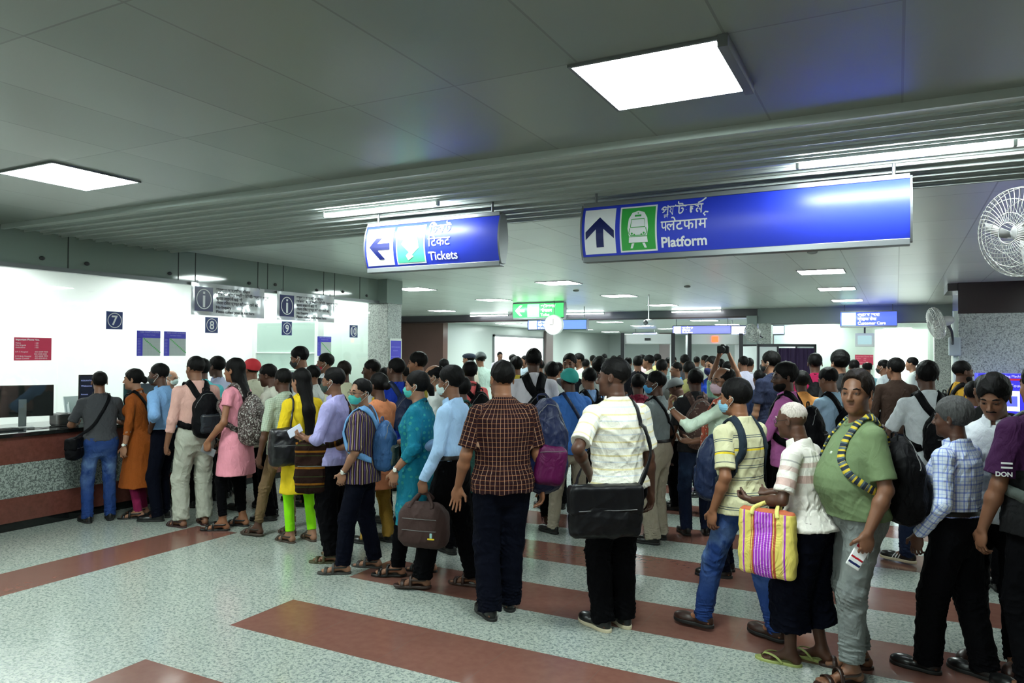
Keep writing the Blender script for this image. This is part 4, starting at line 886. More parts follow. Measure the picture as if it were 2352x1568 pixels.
M_CB = M('chart_blue', (.05, .04, .55), .4); M_CG = M('chart_grey', (.52, .58, .56), .5); M_CGR = M('chart_green', (.12, .48, .14), .5)
for y0, wh in ((5.59, 'left one of the pair under number 7'), (5.95, 'right one of the pair under number 7'), (8.62, 'single one behind the queue near number 9')):
    p = empty('fare_chart', on_glass(y0, 1.72), 'blue and white fare chart with green diagonal, ' + wh, 'poster', 'fare charts on the glass'); W_, H_ = .31, .30
    boxm('sheet', [(-.001, .002, 0, W_, 0, H_)], M_CG, p); flat2d('blue_header', [rect2(0, H_ - .085, W_, H_), rect2(0, 0, .075, H_ - .08)], (.003, 0, 0), UY, VZ, M_CB, p, th=0)
    flat2d('green_diagonal', [rect2(.085 + i * .019, H_ - .105 - i * .0145, .105 + i * .019, H_ - .090 - i * .0145) for i in range(12)], (.0035, 0, 0), UY, VZ, M_CGR, p, th=0)
    L_ = [txt2('FARE CHART IN RUPEES', .024, .04, H_ - .026), txt2('From Station To Station', .016, .085, H_ - .055)] + [txt2('Station', .014, .008, H_ - .10 - i * .018) for i in range(11)]
    flat2d('lettering', L_, (.0045, 0, 0), UY, VZ, M('chart_letters', (.45, .45, .8), .5), p, th=0)
    flat2d('grid_lines', [rect2(.08, H_ - .09 - i * .0175, W_, H_ - .0892 - i * .0175) for i in range(13)] + [rect2(.08 + i * .0192, 0, .0808 + i * .0192, H_ - .085) for i in range(13)], (.0032, 0, 0), UY, VZ, M('chart_lines', (.3, .34, .34), .5), p, th=0)
p = empty('emergency_notice', on_glass(4.24, 1.675), 'red notice of emergency phone numbers at the left end of the glass', 'notice'); boxm('sheet', [(-.001, .002, 0, .37, 0, .235)], M('notice_red', (.58, .03, .085), .5), p)
L_ = [txt2('Important Phone Nos.', .026, .012, .205, .0006)]
for i, (a, b_) in enumerate((('Police', ': 100'), ('Fire Brigade', ': 101'), ('Ambulance', ': 102'), ('', ''), ('B R S Hospital', ': 033-2359 7222'), ('', '033-2358 6322'), ('B M Birla Hospital', ': 033-4040 9999'), ('Station Control', ': 033-22510315'))):
    L_ += [txt2(a, .021, .012, .172 - i * .0225)] if a else []; L_ += [txt2(b_, .021, .195, .172 - i * .0225)] if b_ else []
flat2d('lettering', L_, (.003, 0, 0), UY, VZ, M_SW, p, th=0)
# silver information boards hanging under the fascia
m, nt, b = nodes('silver_foil'); b.inputs['Metallic'].default_value = .45; b.inputs['Roughness'].default_value = .22; b.inputs['Base Color'].default_value = (.72, .74, .76, 1); tc = nd(nt, 'TexCoord'); n = nd(nt, 'TexNoise', i_Scale=2.6, i_Detail=1); nt.links.new(tc.outputs['Object'], n.inputs[0]); bump(nt, b, n.outputs[0], .9, .12); M_FOIL = m
for y0, W_, lb in ((6.28, 1.20, 'wavy silver information board with blue i panel hanging over counter 8'), (7.72, 1.20, 'silver information board with blue i panel hanging over counter 9')):
    p = empty('information_board', (XW + .07, y0, 2.24), lb, 'sign'); boxm('board', [(-.004, .004, 0, W_, 0, .41)], M_FOIL, p); boxm('hanger', [(-.004, .004, y, y + .02, .40, .44) for y in (.08, W_ - .1)], M_ALU, p); flat2d('blue_panel', [rect2(.05, .05, .33, .36)], (.006, 0, 0), UY, VZ, M_NAVY, p, th=0)
    flat2d('symbol', [ring2(.19, .205, .104, .116, sy=1.12), rect2(.172, .10, .208, .25), rect2(.174, .27, .206, .30)], (.008, 0, 0), UY, VZ, M_SW, p, th=0)
    Ls = ['অনুগ্রহ করে লাইনে দাঁড়ান', 'আপনার প্রয়োজনীয় টিকিট সংগ্রহ করুন', 'कृपया लाइन में खड़े रहें', 'अपना टिकट प्राप्त करें और आगे बढ़ें', 'No Enquiry', 'Please collect your ticket here']
    flat2d('lettering', [txt2(t_, .052, .38, .325 - i * .057, .0012) for i, t_ in enumerate(Ls)], (.007, 0, 0), UY, VZ, M('foil_letters', (.02, .02, .03), .5), p, th=0)
# ---------------------------------------------------------------- ceiling lights
def clight(x, y, z=3.03, s=.31, label='square recessed ceiling light panel', grp='recessed ceiling lights of the hall', sy=None):
    p = empty('ceiling_light', (x, y, z), label, 'ceiling light', grp); sy = sy or s; boxm('diffuser', [(-s, s, -sy, sy, -.008, -.002)], M_LIT, p); boxm('frame', [(-s - .015, s + .015, -sy - .015, -sy, -.012, .0), (-s - .015, s + .015, sy, sy + .015, -.012, 0), (-s - .015, -s, -sy, sy, -.012, 0), (s, s + .015, -sy, sy, -.012, 0)], M_ALU, p); return p
clight(-.94, 3.24, label='large square ceiling light near the camera with a swung-down side flap', grp=None); clight(-5.26, 3.19, label='square ceiling light over the left of the foreground, left of the louvred strip', grp=None)
fl = boxm('light_flap', [(-.02, .02, -.30, .30, -.05, 0)], M_ALU); fl.location = (-.60, 3.20, 3.03); tag(fl, 'slim grey metal flap hanging beside the large ceiling light', 'flap')
for x in (-5.3, -1.0):
    for y in (-.2, -2.6): clight(x, y, label='square ceiling light behind the camera position', grp='ceiling lights behind the viewer')
for x in (-8.45 + 1.2, ): pass
G8 = 'recessed ceiling lights of the hall'
for y in (8.6, 11.9, 15.1, 18.4):
    for x in (-12.0, -8.4, -5.3, -1.0, 3.2, 6.8):
        if x < -7 and y < 11: continue
        if x > 0 and y > 14: continue
        clight(x, y, label='white ceiling light panel above the crowd in the rear hall', grp=G8)
for y in (23.0, 26.5, 30, 33.5):
    for x in (-12.2, -8.4, -5.3, -2.2, 1.5): clight(x, y, 2.83, s=.38, sy=.30, label='white ceiling light panel in the far lower hall', grp='ceiling lights of the far lower hall')
def tubelight(x0, x1, y, z, label, tm=None):
    p = empty('tube_light', ((x0 + x1) / 2, y, z), label, 'tube light'); L_ = (x1 - x0) / 2; boxm('batten', [(-L_, L_, -.014, .018, .006, .036)], M_SLAT, p, .003); tb = tube('tube', [(-L_ + .01, 0, -.006), (0, 0, -.006), (L_ - .01, 0, -.006)], .016, tm or M_TUBE, p, 12)
    boxm('end_cap', [(-L_ - .008, -L_ + .012, -.018, .018, -.024, .036)], M_SLAT, p, .003); boxm('end_cap', [(L_ - .012, L_ + .008, -.018, .018, -.024, .036)], M_SLAT, p, .003); return p
tubelight(-4.42, -3.24, 4.90, 2.975, 'glowing tube light hung just in front of the tickets sign'); tubelight(-.555, .59, 4.93, 2.975, 'glowing tube light above the right end of the platform sign')
for x, y, l_ in ((-8.4, 20.6, 'middle of the three'), (-5.0, 20.7, 'right one of the three'), (-11.6, 20.55, 'left one of the three')): tubelight(x - .7, x + .7, y, 2.98, l_ + ' distant tube lights along the dark bulkhead', M('tube_far', (.9, .9, .9), .4, emit=(.9, .98, 1), es=16))
# ---------------------------------------------------------------- overhead signs
def signbody(name, x0, x1, y, z0, z1, label, face, lit=None, hang=3.03, bow=.045, depth=.06, ends=True, rods=None):
    p = empty(name, ((x0 + x1) / 2, y, z0), label, 'sign'); W_ = (x1 - x0) / 2; H_ = z1 - z0; fr = M_ALU; n = 10
    def bw(v): t_ = (v - H_ / 2) / (H_ / 2); return bow * (1 - t_ * t_) - bow * .0
    # cased lens profile
    prof_ = [(-depth / 2 - bw(H_ * i / n), H_ * i / n) for i in range(n + 1)]; back = [(depth / 2 + bw(H_ * i / n), H_ * i / n) for i in range(n, -1, -1)]
    for q, sx in enumerate((-W_ - .012, W_)):
        P_ = [(sx, a, b_) for a, b_ in prof_ + back]; polym('end_cap', [[(sx, a * 1.06, (b_ - H_ / 2) * 1.04 + H_ / 2) for a, b_ in (prof_ + back)[::-1]]], .014, fr, p)
    vs = []; fs = []
    for i, (a, b_) in enumerate(prof_): vs += [(-W_, a, b_), (W_, a, b_)]
    fs = [(2 * i, 2 * i + 1, 2 * i + 3, 2 * i + 2) for i in range(n)]; me = bpy.data.meshes.new('front_face'); me.from_pydata(vs, [], fs); me.materials.append(face); me.polygons.foreach_set('use_smooth', [True] * n); link('front_face', me, p)
    vs = [];
    for a, b_ in back: vs += [(-W_, a, b_), (W_, a, b_)]
    me = bpy.data.meshes.new('rear_face'); me.from_pydata(vs, [], fs); me.materials.append(face); me.polygons.foreach_set('use_smooth', [True] * n); link('rear_face', me, p)
    boxm('top_rail', [(-W_, W_, -depth / 2 - .012, depth / 2 + .012, H_ - .012, H_ + .022)], fr, p, .004); boxm('bottom_rail', [(-W_, W_, -depth / 2 - .012, depth / 2 + .012, -.028, .014)], fr, p, .004)
    for rx in (rods or (-W_ + .09, W_ - .09)): tube('hanging_rod', [(rx, 0, H_ + .02), (rx, 0, hang - z0)], .011, fr, p, 8)
    return p, W_, H_, (lambda v: bw(v) + depth / 2)
def face2(p, name, pieces, W_, bw, mat, off=.002):
    """pieces in (u from the left edge, v) placed on the bowed front face"""
    bm = bmesh.new()
    for P_, F_ in pieces:
        vv = [bm.verts.new((u, 0, v)) for u, v in P_]
        for f in F_:
            try: bm.faces.new([vv[i] for i in f])
            except ValueError: pass
    top = max(v.co.z for v in bm.verts)
    z = .0197
    while z < top:
        bmesh.ops.bisect_plane(bm, geom=bm.verts[:] + bm.edges[:] + bm.faces[:], plane_co=(0, 0, z), plane_no=(0, 0, 1)); z += .041
    for v in bm.verts: v.co = (-W_ + v.co.x, -bw(v.co.z) - off, v.co.z)
    me = bpy.data.meshes.new(name); bm.to_mesh(me); bm.free(); me.materials.append(mat); return link(name, me, p)
def arrow_up(cx, cy, s):
    return [quad2((cx - .13 * s, cy - .5 * s), (cx + .13 * s, cy - .5 * s), (cx + .13 * s, cy + .30 * s), (cx - .13 * s, cy + .30 * s)), quad2((cx, cy + .5 * s), (cx - .5 * s, cy + .02 * s), (cx - .5 * s, cy - .24 * s), (cx, cy + .22 * s)), quad2((cx, cy + .5 * s), (cx, cy + .22 * s), (cx + .5 * s, cy - .24 * s), (cx + .5 * s, cy + .02 * s))]
def rot90(pieces, cx, cy): return [([(cx - (v - cy), cy + (u - cx)) for u, v in P_], F_) for P_, F_ in pieces]
# Platform sign
p, W_, H_, bw = signbody('platform_sign', -2.12, .075, 5.25, 2.50, 2.90, 'long blue hanging sign reading Platform with up arrow and train symbol', M_BLUE)
face2(p, 'arrow_panel', [rect2(.025, .03, .27, H_ - .035, 10)], W_, bw, M_SW, .003); face2(p, 'arrow', arrow_up(.148, .19, .225), W_, bw, M_NAVY, .0065)
face2(p, 'train_border', [rect2(.305, .03, .585, H_ - .035, 10)], W_, bw, M_SW, .003); face2(p, 'train_panel', [rect2(.317, .042, .573, H_ - .047, 10)], W_, bw, M_GREEN, .0045)
c = .445
body = quad2((c - .068, .14), (c + .068, .14), (c + .078, .20), (c + .070, .27), (c + .045, .315), (c, .328), (c - .045, .315), (c - .070, .27), (c - .078, .20))
face2(p, 'train_symbol', [body, quad2((c - .072, .095), (c + .072, .095), (c + .068, .135), (c - .068, .135)), quad2((c - .05, .09), (c - .03, .09), (c - .045, .055), (c - .062, .055)), quad2((c + .03, .09), (c + .05, .09), (c + .062, .055), (c + .045, .055))], W_, bw, M_SW, .007)
wn_ = [(c - .055, .205), (c + .055, .205), (c + .048, .265), (c - .048, .265)]
face2(p, 'train_window', [stroke2(wn_ + [wn_[0]], .006), stroke2([(c - .06, .20), (c - .068, .165), (c - .055, .145), (c + .055, .145), (c + .068, .165), (c + .06, .20)], .006), rect2(c - .025, .283, c + .025, .297), disc2(c, .31, .005, 10), disc2(c - .045, .16, .008, 12), disc2(c - .027, .152, .006, 12), disc2(c + .045, .16, .008, 12), disc2(c + .027, .152, .006, 12)], W_, bw, M_GREEN, .0095)
def lines3(u, be, hi, en, s): return be(u) + hi(u) + [txt2(en, s * 1.0, u, .055, .0024)]
T = []
u0_ = .615
# Devanagari and Bengali lines: letter pieces placed by hand so the joined forms read correctly
def run2(seq, s, u, v, width, th=.0014):
    """letters set edge to edge along their head line and fitted to `width`"""
    out = []; cur = 0.0
    for ch, kx, ky, dy, adv in seq:
        P_, F_ = textmesh(ch, s, th); P_ = np.array(P_) * (kx, 1); x0 = P_[:, 0].min(); w_ = P_[:, 0].max() - x0
        if adv == 0: P_ = P_ * (1, ky); out.append(([(q[0] - x0 + cur - w_ * 1.15, q[1] + dy * s) for q in P_], F_)); continue
        if adv < 0: out.append(([(q[0] - x0 + cur - w_ * .95, q[1]) for q in P_], F_)); continue
        out.append(([(q[0] - x0 + cur, q[1] + dy * s) for q in P_], F_)); cur += w_ * adv - .0015
    k = width / cur; return [([(q[0] * k + u, q[1] + v) for q in P_], F_) for P_, F_ in out]
def glyphs(seq, s, u, v, th=.0022):
    out = []
    for ch, dx, dy, kx, ky in seq:
        P_, F_ = textmesh(ch, s, th); out.append(([(q[0] * kx + u + dx * s, q[1] * ky + v + dy * s) for q in P_], F_))
    return out
T += run2([('প', .95, 1, 0, 1), ('ল', .5, .45, -.25, 0), ('য', .55, 1, 0, 1), ('া', 1, 1, 0, 1), ('ট', 1, 1, 0, 1), ('ফ', 1, 1, 0, 1), ('ম', 1, 1, 0, 1)], .105, u0_, .277, .30)
T += [stroke2(spline([(u0_ + .275, .352), (u0_ + .30, .352), (u0_ + .318, .375)], 8)[:, :2] if False else [(u0_ + .262, .350), (u0_ + .290, .362), (u0_ + .318, .385)], .011)]
T += run2([('प', .8, 1, 0, .82), ('ल', 1, 1, 0, 1), ('े', 1, 1, 0, -.35), ('ट', 1, 1, 0, 1), ('फ', 1, 1, 0, 1), ('ा', 1, 1, 0, 1), ('म', 1, 1, 0, 1)], .105, u0_, .166, .33)
T += [stroke2([(u0_ + .318, .252), (u0_ + .305, .268), (u0_ + .318, .280), (u0_ + .338, .276)], .010)]
T += [txt2('Platform', .098, u0_ - .003, .050, .0028, sx=.98)]
face2(p, 'lettering', T, W_, bw, M_SW, .005)
# Tickets sign
p, W_, H_, bw = signbody('tickets_sign', -4.17, -2.83, 5.22, 2.51, 2.90, 'blue hanging sign reading Tickets with left arrow, under the left tube light', M_BLUE)
face2(p, 'arrow_panel', [rect2(.02, .03, .31, H_ - .035, 10)], W_, bw, M_SW, .003); face2(p, 'arrow', rot90(arrow_up(.165, .19, .22), .165, .19), W_, bw, M_NAVY, .0065)
face2(p, 'ticket_border', [rect2(.34, .03, .64, H_ - .035, 10)], W_, bw, M_SW, .003); face2(p, 'ticket_panel', [rect2(.352, .042, .628, H_ - .047, 10)], W_, bw, M('ticket_green', (.10, .55, .35), .3), .0045)
face2(p, 'hand_and_tickets', [quad2((.40, .20), (.50, .10), (.58, .16), (.56, .26), (.47, .30)), quad2((.46, .06), (.52, .09), (.48, .13), (.44, .10)), quad2((.38, .28), (.46, .33), (.50, .27), (.43, .22))], W_, bw, M_SW, .007)
T = run2([('ি', 1, 1, 0, .42), ('ট', 1, 1, 0, 1), ('ক', 1, 1, 0, 1), ('ট', 1, 1, 0, 1)], .105, .67, .275, .22)
T += run2([('ि', 1, 1, 0, .45), ('ट', 1, 1, 0, 1), ('क', 1, 1, 0, 1), ('ट', 1, 1, 0, 1)], .105, .67, .166, .22); T += [txt2('Tickets', .098, .67, .050, .0020)]
face2(p, 'lettering', T, W_, bw, M_SW, .005)
# backlit signs deeper in the hall
def litm(name, c, s): return M(name, tuple(x * .6 for x in c), .3, emit=c, es=s)
def small_sign(name, x0, x1, y, z0, z1, label, col, icol, text, es=1.3, arrow=None, icon=True, hang=3.03, lcol=(1, 1, 1)):
    p, W_, H_, bw = signbody(name, x0, x1, y, z0, z1, label, litm(name + '_face', col, es), hang=hang, bow=.02, depth=.12); k = H_ * .9; u = .03; lm = litm('sign_letters_lit', (1, 1, 1), 1.5)
    if arrow is not None:
        face2(p, 'arrow_panel', [ring2(u + k / 2, H_ / 2, k * .0, k * .0 + .001)], W_, bw, lm, .003); face2(p, 'arrow', rot90(arrow_up(u + k / 2, H_ / 2, k * .8), u + k / 2, H_ / 2), W_, bw, lm, .004); u += k + .04
    if icon: face2(p, 'symbol_panel', [rect2(u, H_ * .06, u + k, H_ * .94)], W_, bw, litm(name + '_symbol', icol, 1.4), .003); face2(p, 'symbol', [disc2(u + k * .3, H_ * .72, H_ * .08, 14), quad2((u + k * .18, H_ * .2), (u + k * .42, H_ * .2), (u + k * .42, H_ * .6), (u + k * .18, H_ * .6)), disc2(u + k * .72, H_ * .66, H_ * .07, 14), quad2((u + k * .62, H_ * .2), (u + k * .82, H_ * .2), (u + k * .80, H_ * .55), (u + k * .64, H_ * .55))], W_, bw, litm('sign_symbol_lit', (.9, 1, 1), 1.0), .005); u += k + .04
    face2(p, 'lettering', [txt2(t_, H_ * .27, u, H_ * (.69 - .29 * i), .002) for i, t_ in enumerate(text)], W_, bw, lm, .004); return p
small_sign('way_out_sign', -8.42, -7.06, 16.2, 2.64, 3.0, 'small green lit sign with left arrow and people symbols', (.05, .75, .12), (.25, .85, .4), ['শৌচাগার', 'शौचालय', 'Toilet'], 1.1, arrow=1, hang=3.03)
ck = empty('hanging_clock', (-7.25, 16.0, 2.46), 'round white clock hanging below the green lit sign', 'clock')
def disk3(name, c, r, th, mat, parent, ax='y', n=40):
    vs = [(c[0] + r * math.cos(2 * math.pi * i / n), c[1] + s_, c[2] + r * math.sin(2 * math.pi * i / n)) for s_ in (-th / 2, th / 2) for i in range(n)]; me = bpy.data.meshes.new(name)
    me.from_pydata(vs, [], [tuple(range(n)), tuple(range(2 * n - 1, n - 1, -1))] + [(i, i + n, (i + 1) % n + n, (i + 1) % n) for i in range(n)]); me.materials.append(mat); return link(name, me, parent)
disk3('case', (0, 0, 0), .24, .09, M('clock_case', (.7, .72, .72), .3), ck); disk3('dial', (0, -.047, 0), .215, .004, litm('clock_dial', (1, 1, .98), 1.0), ck); boxm('hand', [(-.006, .006, -.054, -.051, 0, .15)], M_DARK, ck); boxm('hand', [(-.10, 0, -.054, -.051, -.006, .006)], M_DARK, ck); tube('hanging_rod', [(0, 0, .22), (0, 0, .57)], .012, M_ALU, ck)
small_sign('direction_sign', -9.0, -7.28, 18.2, 2.42, 2.68, 'long white and blue lit direction sign behind the round clock', (.10, .18, 1.0), (.8, .95, 1), ['মেট্রো স্টেশন', 'मेट्रो स्टेशन', 'Metro Station Entry'], 1.2)
small_sign('gate_sign', -9.9, -8.9, 30.0, 2.42, 2.66, 'lit blue sign far back, left of the security gates', (.3, .3, 1.0), (.9, .9, 1), ['নির্গমন', 'निकास', 'EXIT  A B C'], 1.3, hang=2.83)
small_sign('platform_gate_sign', -6.0, -4.30, 22.0, 2.38, 2.62, 'blue and white lit sign above the left security gate', (.14, .16, 1.0), (.9, .95, 1), ['প্ল্যাটফর্ম', 'प्लेटफार्म', 'To Platform'], 1.2, hang=2.83)
small_sign('entry_gate_sign', -4.55, -2.95, 23.0, 2.38, 2.64, 'white and blue lit sign above the right security gate', (.5, .55, 1.0), (.95, .98, 1), ['প্রবেশ', 'प्रवेश', 'Entry to Platform'], 1.4, hang=2.83)
small_sign('customer_care_sign', -1.26, .0, 20.3, 2.50, 2.86, 'blue lit sign reading Customer Care at the right of the hall', (.06, .10, .95), (.4, .9, .95), ['গ্রাহক সেবা', 'ग्राहक सेवा', 'Customer Care'], 1.15)
# ---------------------------------------------------------------- customer care office on the right
boxm('trim_9', [(-3.35, 1.3, 20.75, 20.85, 2.62, 3.03)], M('fascia_far', (.26, .31, .30), .25), kind='structure'); boxm('trim_10', [(-3.02, 1.3, 20.70, 20.86, 2.58, 2.62)], M_ALU, kind='structure')
pillar(-3.30, -2.98, 20.6, 20.95, 2.62, MATS['granite'], 'grey granite pillar at the left end of the customer care office'); pillar(.80, 1.15, 20.5, 20.85, 2.62, MATS['granite'], 'slim granite pillar between the customer care glass and the corner')
pillar(-3.62, -3.34, 20.62, 20.9, 2.83, M('fascia_far', (.3, .33, .32), .3), 'plain grey post where the low rear hall meets the customer care office')
boxm('window_10', [(-2.98, -1.7, 20.78, 20.79, .98, 2.58)], M_GLASS, kind='structure'); boxm('window_11', [(-1.68, -.3, 20.78, 20.79, .98, 2.58)], M_GLASS, kind='structure'); boxm('window_12', [(-.28, .8, 20.78, 20.79, .98, 2.58)], M_GLASS, kind='structure')
o = boxm('service_counter', [(-2.98, .8, 20.55, 21.1, 0, .98)], MATS['cgranite']); tag(o, 'granite service counter under the customer care glass', 'counter')
boxm('wall_office_rear', [(-3.3, 1.3, 23.4, 23.5, 0, 3.0)], M('cc_wall', (.55, .60, .55), .6), kind='structure'); boxm('window_13', [(-.55, .75, 23.36, 23.40, .5, 2.5)], M('lit_window'), kind='structure'); boxm('wall_office_side', [(1.2, 1.3, 20.85, 23.5, 0, 3.0)], M('cc_wall', (.55, .60, .55), .6), kind='structure')
p = empty('office_light', (-.2, 22.2, 2.83), 'ceiling light inside the customer care office', 'ceiling light'); boxm('diffuser', [(-.7, .7, -.15, .15, -.06, -.01)], M('cc_lamp', (.9, .9, .9), .5, emit=(.88, 1, .93), es=9), p)
p = empty('wall_monitor', (-.72, 20.6, 2.16), 'small screen hanging below the customer care sign', 'monitor'); boxm('case', [(-.22, .22, -.03, .03, -.17, .17)], M('monitor_grey', (.55, .58, .58), .3), p, .01); boxm('screen', [(-.16, .16, -.034, -.030, -.11, .11)], litm('screen_grey', (.22, .34, .36), .8), p); boxm('mount', [(-.02, .02, 0, .12, -.02, .40)], M_DARK, p)
p = empty('red_notice', (-.74, 20.74, 1.66), 'small red notice on the customer care glass', 'notice'); boxm('sheet', [(-.21, .21, -.003, 0, -.13, .13)], M('notice_red', (.58, .03, .085), .5), p); flat2d('lettering', [txt2(t_, .045, -.19, .07 - i * .05) for i, t_ in enumerate(('Important Phone Nos.', 'Police     100', 'Fire        101', 'Ambulance 102'))], (0, -.004, 0), (1, 0, 0), (0, 0, 1), M('notice_letters', (.85, .3, .35), .5), p, th=0)
# right granite block with dark top
pr = empty('granite_column', (3, 15.2, 0), 'big speckled granite column with dark top band at the right edge', 'pillar'); boxm('shaft', [(-2.07, 2.6, -.5, .9, 0, 2.5)], MATS['granite'], pr, .01); boxm('dark_band', [(-2.07, 2.6, -.5, .9, 2.5, 3.03)], M('dark_cladding', (.018, .008, .010), .25), pr); boxm('bracket', [(-2.22, -2.07, -.42, .7, 2.90, 3.03)], M('dark_cladding', (.018, .008, .010), .25), pr)
boxm('door_1', [(.86, .93, 14.75, 14.85, 0, 2.55)], M('jamb_white', (.62, .70, .66), .4), kind='structure')
# ---------------------------------------------------------------- security gates, frisking booth, kiosk
def gate(x, y, label, red=False, rz=0.0, W_=.50, dp=.34):
    p = empty('security_gate', (x, y, 0), label, 'metal detector', None, rz); mt = M('gate_grey', (.72, .76, .76), .4); dk = M('gate_black', (.012, .014, .018), .4)
    for s in (-1, 1): boxm('side_panel', [(s * W_ - .035 * 1, s * W_ + .035, -dp, dp, 0, 2.18)], mt, p, .01); boxm('edge_strip', [(s * W_ - .037, s * W_ + .037, -dp - .02, -dp, 0, 2.2)], dk, p)
    boxm('header', [(-W_, W_, -dp + .05, dp - .05, 1.98, 2.18)], mt, p, .01)
    if red: boxm('display', [(-.06, .06, -dp + .03, -dp + .045, 2.03, 2.14)], litm('display_red', (1, .08, .02), 2.0), p)
    else: boxm('display', [(-.06, .06, -dp + .03, -dp + .045, 2.05, 2.1)], M_DARK, p)
    return p
gate(-4.55, 14.7, 'grey walk-through metal detector, the left of two', False, math.radians(18)); gate(-3.34, 15.3, 'grey walk-through metal detector with red lit display, the right of two', True, math.radians(18))
p = empty('frisking_booth', (-2.45, 17.95, 0), 'black framed screening booth with dark purple curtain', 'booth', None, math.radians(27)); dk = M('gate_black', (.012, .014, .018), .4)
boxm('frame', [(-.66, -.61, -.6, -.55, 0, 2.02), (.61, .66, -.6, -.55, 0, 2.02), (-.66, .66, -.6, -.55, 1.96, 2.02), (-.66, -.61, .5, .55, 0, 2.02), (.61, .66, .5, .55, 0, 2.02), (-.66, .66, .5, .55, 1.97, 2.02), (-.22, -.18, -.6, -.56, 0, 1.96)], dk, p); boxm('white_panel', [(-.61, -.22, -.58, -.57, .3, 1.96), (-.65, -.64, -.55, .5, .2, 1.97), (.64, .65, -.55, .5, .2, 1.97)], M('booth_white', (.6, .66, .66), .4), p)
vs = []; 
for i in range(61): x = -.18 + .79 * i / 60; yv = -.57 + .02 * math.sin(i * .9); vs += [(x, yv, .15), (x, yv + .006 * math.sin(i * 1.3), 1.93)]
me = bpy.data.meshes.new('curtain'); me.from_pydata(vs, [], [(2 * i, 2 * i + 2, 2 * i + 3, 2 * i + 1) for i in range(60)]); me.materials.append(M('curtain_purple', (.022, .008, .045), .8)); link('curtain', me, p)
p = empty('ticket_machine', (1.55, 13.9, 0), 'blue ticket vending machine with a lit screen beside the granite column', 'ticket machine'); mb = litm('machine_blue', (.035, .03, .55), .55)
boxm('cabinet', [(-.42, .50, -.25, .35, 0, 1.50)], mb, p, .01); boxm('header_stripe', [(-.42, .50, -.256, -.25, 1.40, 1.43)], M('machine_red', (.4, .01, .03), .4, emit=(.4, .01, .05), es=.4), p); boxm('screen', [(-.34, .12, -.27, -.25, .93, 1.24)], litm('screen_white', (.75, .85, .95), 1.0), p); boxm('screen_picture', [(-.31, .09, -.275, -.27, 1.0, 1.16)], litm('screen_blue', (.08, .10, .5), .8), p)
flat2d('lettering', [txt2('Ticket Vending Machine', .05, -.30, 1.45), txt2('Touch Screen', .07, .0, 1.30)], (0, -.258, 0), (1, 0, 0), (0, 0, 1), litm('machine_letters', (.5, .5, .9), .8), p, th=0)
# security camera on a rod
p = empty('security_camera', tuple(CC + ray(1490, 740) * 15.5), 'small dome camera on a ceiling rod above the crowd', 'camera'); zt = 3.03 - p.location[2]; tube('rod', [(0, 0, .03), (0, 0, zt)], .014, M('rod_white', (.6, .62, .62), .4), p); v, f_ = ball(16, 10); link('dome', mesh_of('dome', v * .055 + np.array((-.06, -.02, 0)), f_, M_DARK), p); link('housing', mesh_of('housing', v * (.10, .05, .04) + np.array((0, 0, .03)), f_, M('rod_white', (.6, .62, .62), .4)), p)
# ---------------------------------------------------------------- fans
def fan(name, loc, aim, R_, label, mount=None, wire=.0022, col=(.62, .63, .6), nw=46):
    p = bpy.data.objects.new(name, None); COL.objects.link(p); p.location = loc; tag(p, label, 'fan'); a = Vector(aim).normalized(); p.rotation_euler = a.to_track_quat('Y', 'Z').to_euler(); wm = M('fan_wire', col, .35, metal=.4); fm = M('fan_body', (.45, .46, .45), .35)
    def cage(sgn, nm):
        vs, fs = [], []
        def add(pts, r, closed=False, sides=4):
            me = tube_raw(pts, r, sides, closed); b_ = len(vs); vs.extend(me[0]); fs.extend([tuple(b_ + i for i in f) for f in me[1]])
        for i in range(nw):
            t0 = 2 * math.pi * i / nw; pts = []
            for k in range(9):
                u = k / 8; rr = .06 + (R_ - .06) * math.sin(u * math.pi / 2) ** .9; yy = sgn * R_ * .38 * math.cos(u * math.pi / 2) ** .8; tt = t0 + .55 * (1 - u) * sgn; pts.append((rr * math.cos(tt), yy, rr * math.sin(tt)))
            add(pts, wire)
        for rr, yy in ((R_, 0), (R_ * .985, sgn * R_ * .10), (R_ * .75, sgn * R_ * .27), (R_ * .45, sgn * R_ * .34), (.06, sgn * R_ * .38)): add([(rr * math.cos(2 * math.pi * i / 48), yy, rr * math.sin(2 * math.pi * i / 48)) for i in range(48)], wire * 1.5, True)
        me = mesh_of(nm, np.array(vs), np.array(fs), wm); link(nm, me, p)
    cage(1, 'front_guard'); cage(-1, 'rear_guard')
    v, f_ = ball(16, 10); link('hub', mesh_of('hub', v * (.055, .05, .055), f_, fm), p); link('motor', mesh_of('motor', v * (.085, .14, .085) + np.array((0, -R_ * .55, 0)), f_, fm), p)
    for k in range(3):
        vs = []
        for i in range(7):
            rr = .04 + (R_ * .86 - .04) * i / 6; wd = .10 + .12 * math.sin(i / 6 * math.pi * .8)
            for q in (-1, 0, 1): tt = 2 * math.pi * k / 3 + q * wd * (.16 / max(rr, .08)) + .3 * i / 6; vs.append((rr * math.cos(tt), .018 * q + .012, rr * math.sin(tt)))
        fs = [(3 * i + j, 3 * i + j + 1, 3 * i + j + 4, 3 * i + j + 3) for i in range(6) for j in range(2)]; o = link('blade', mesh_of('blade', np.array(vs), np.array(fs), fm), p); md = o.modifiers.new('s', 'SOLIDIFY'); md.thickness = .004
    return p
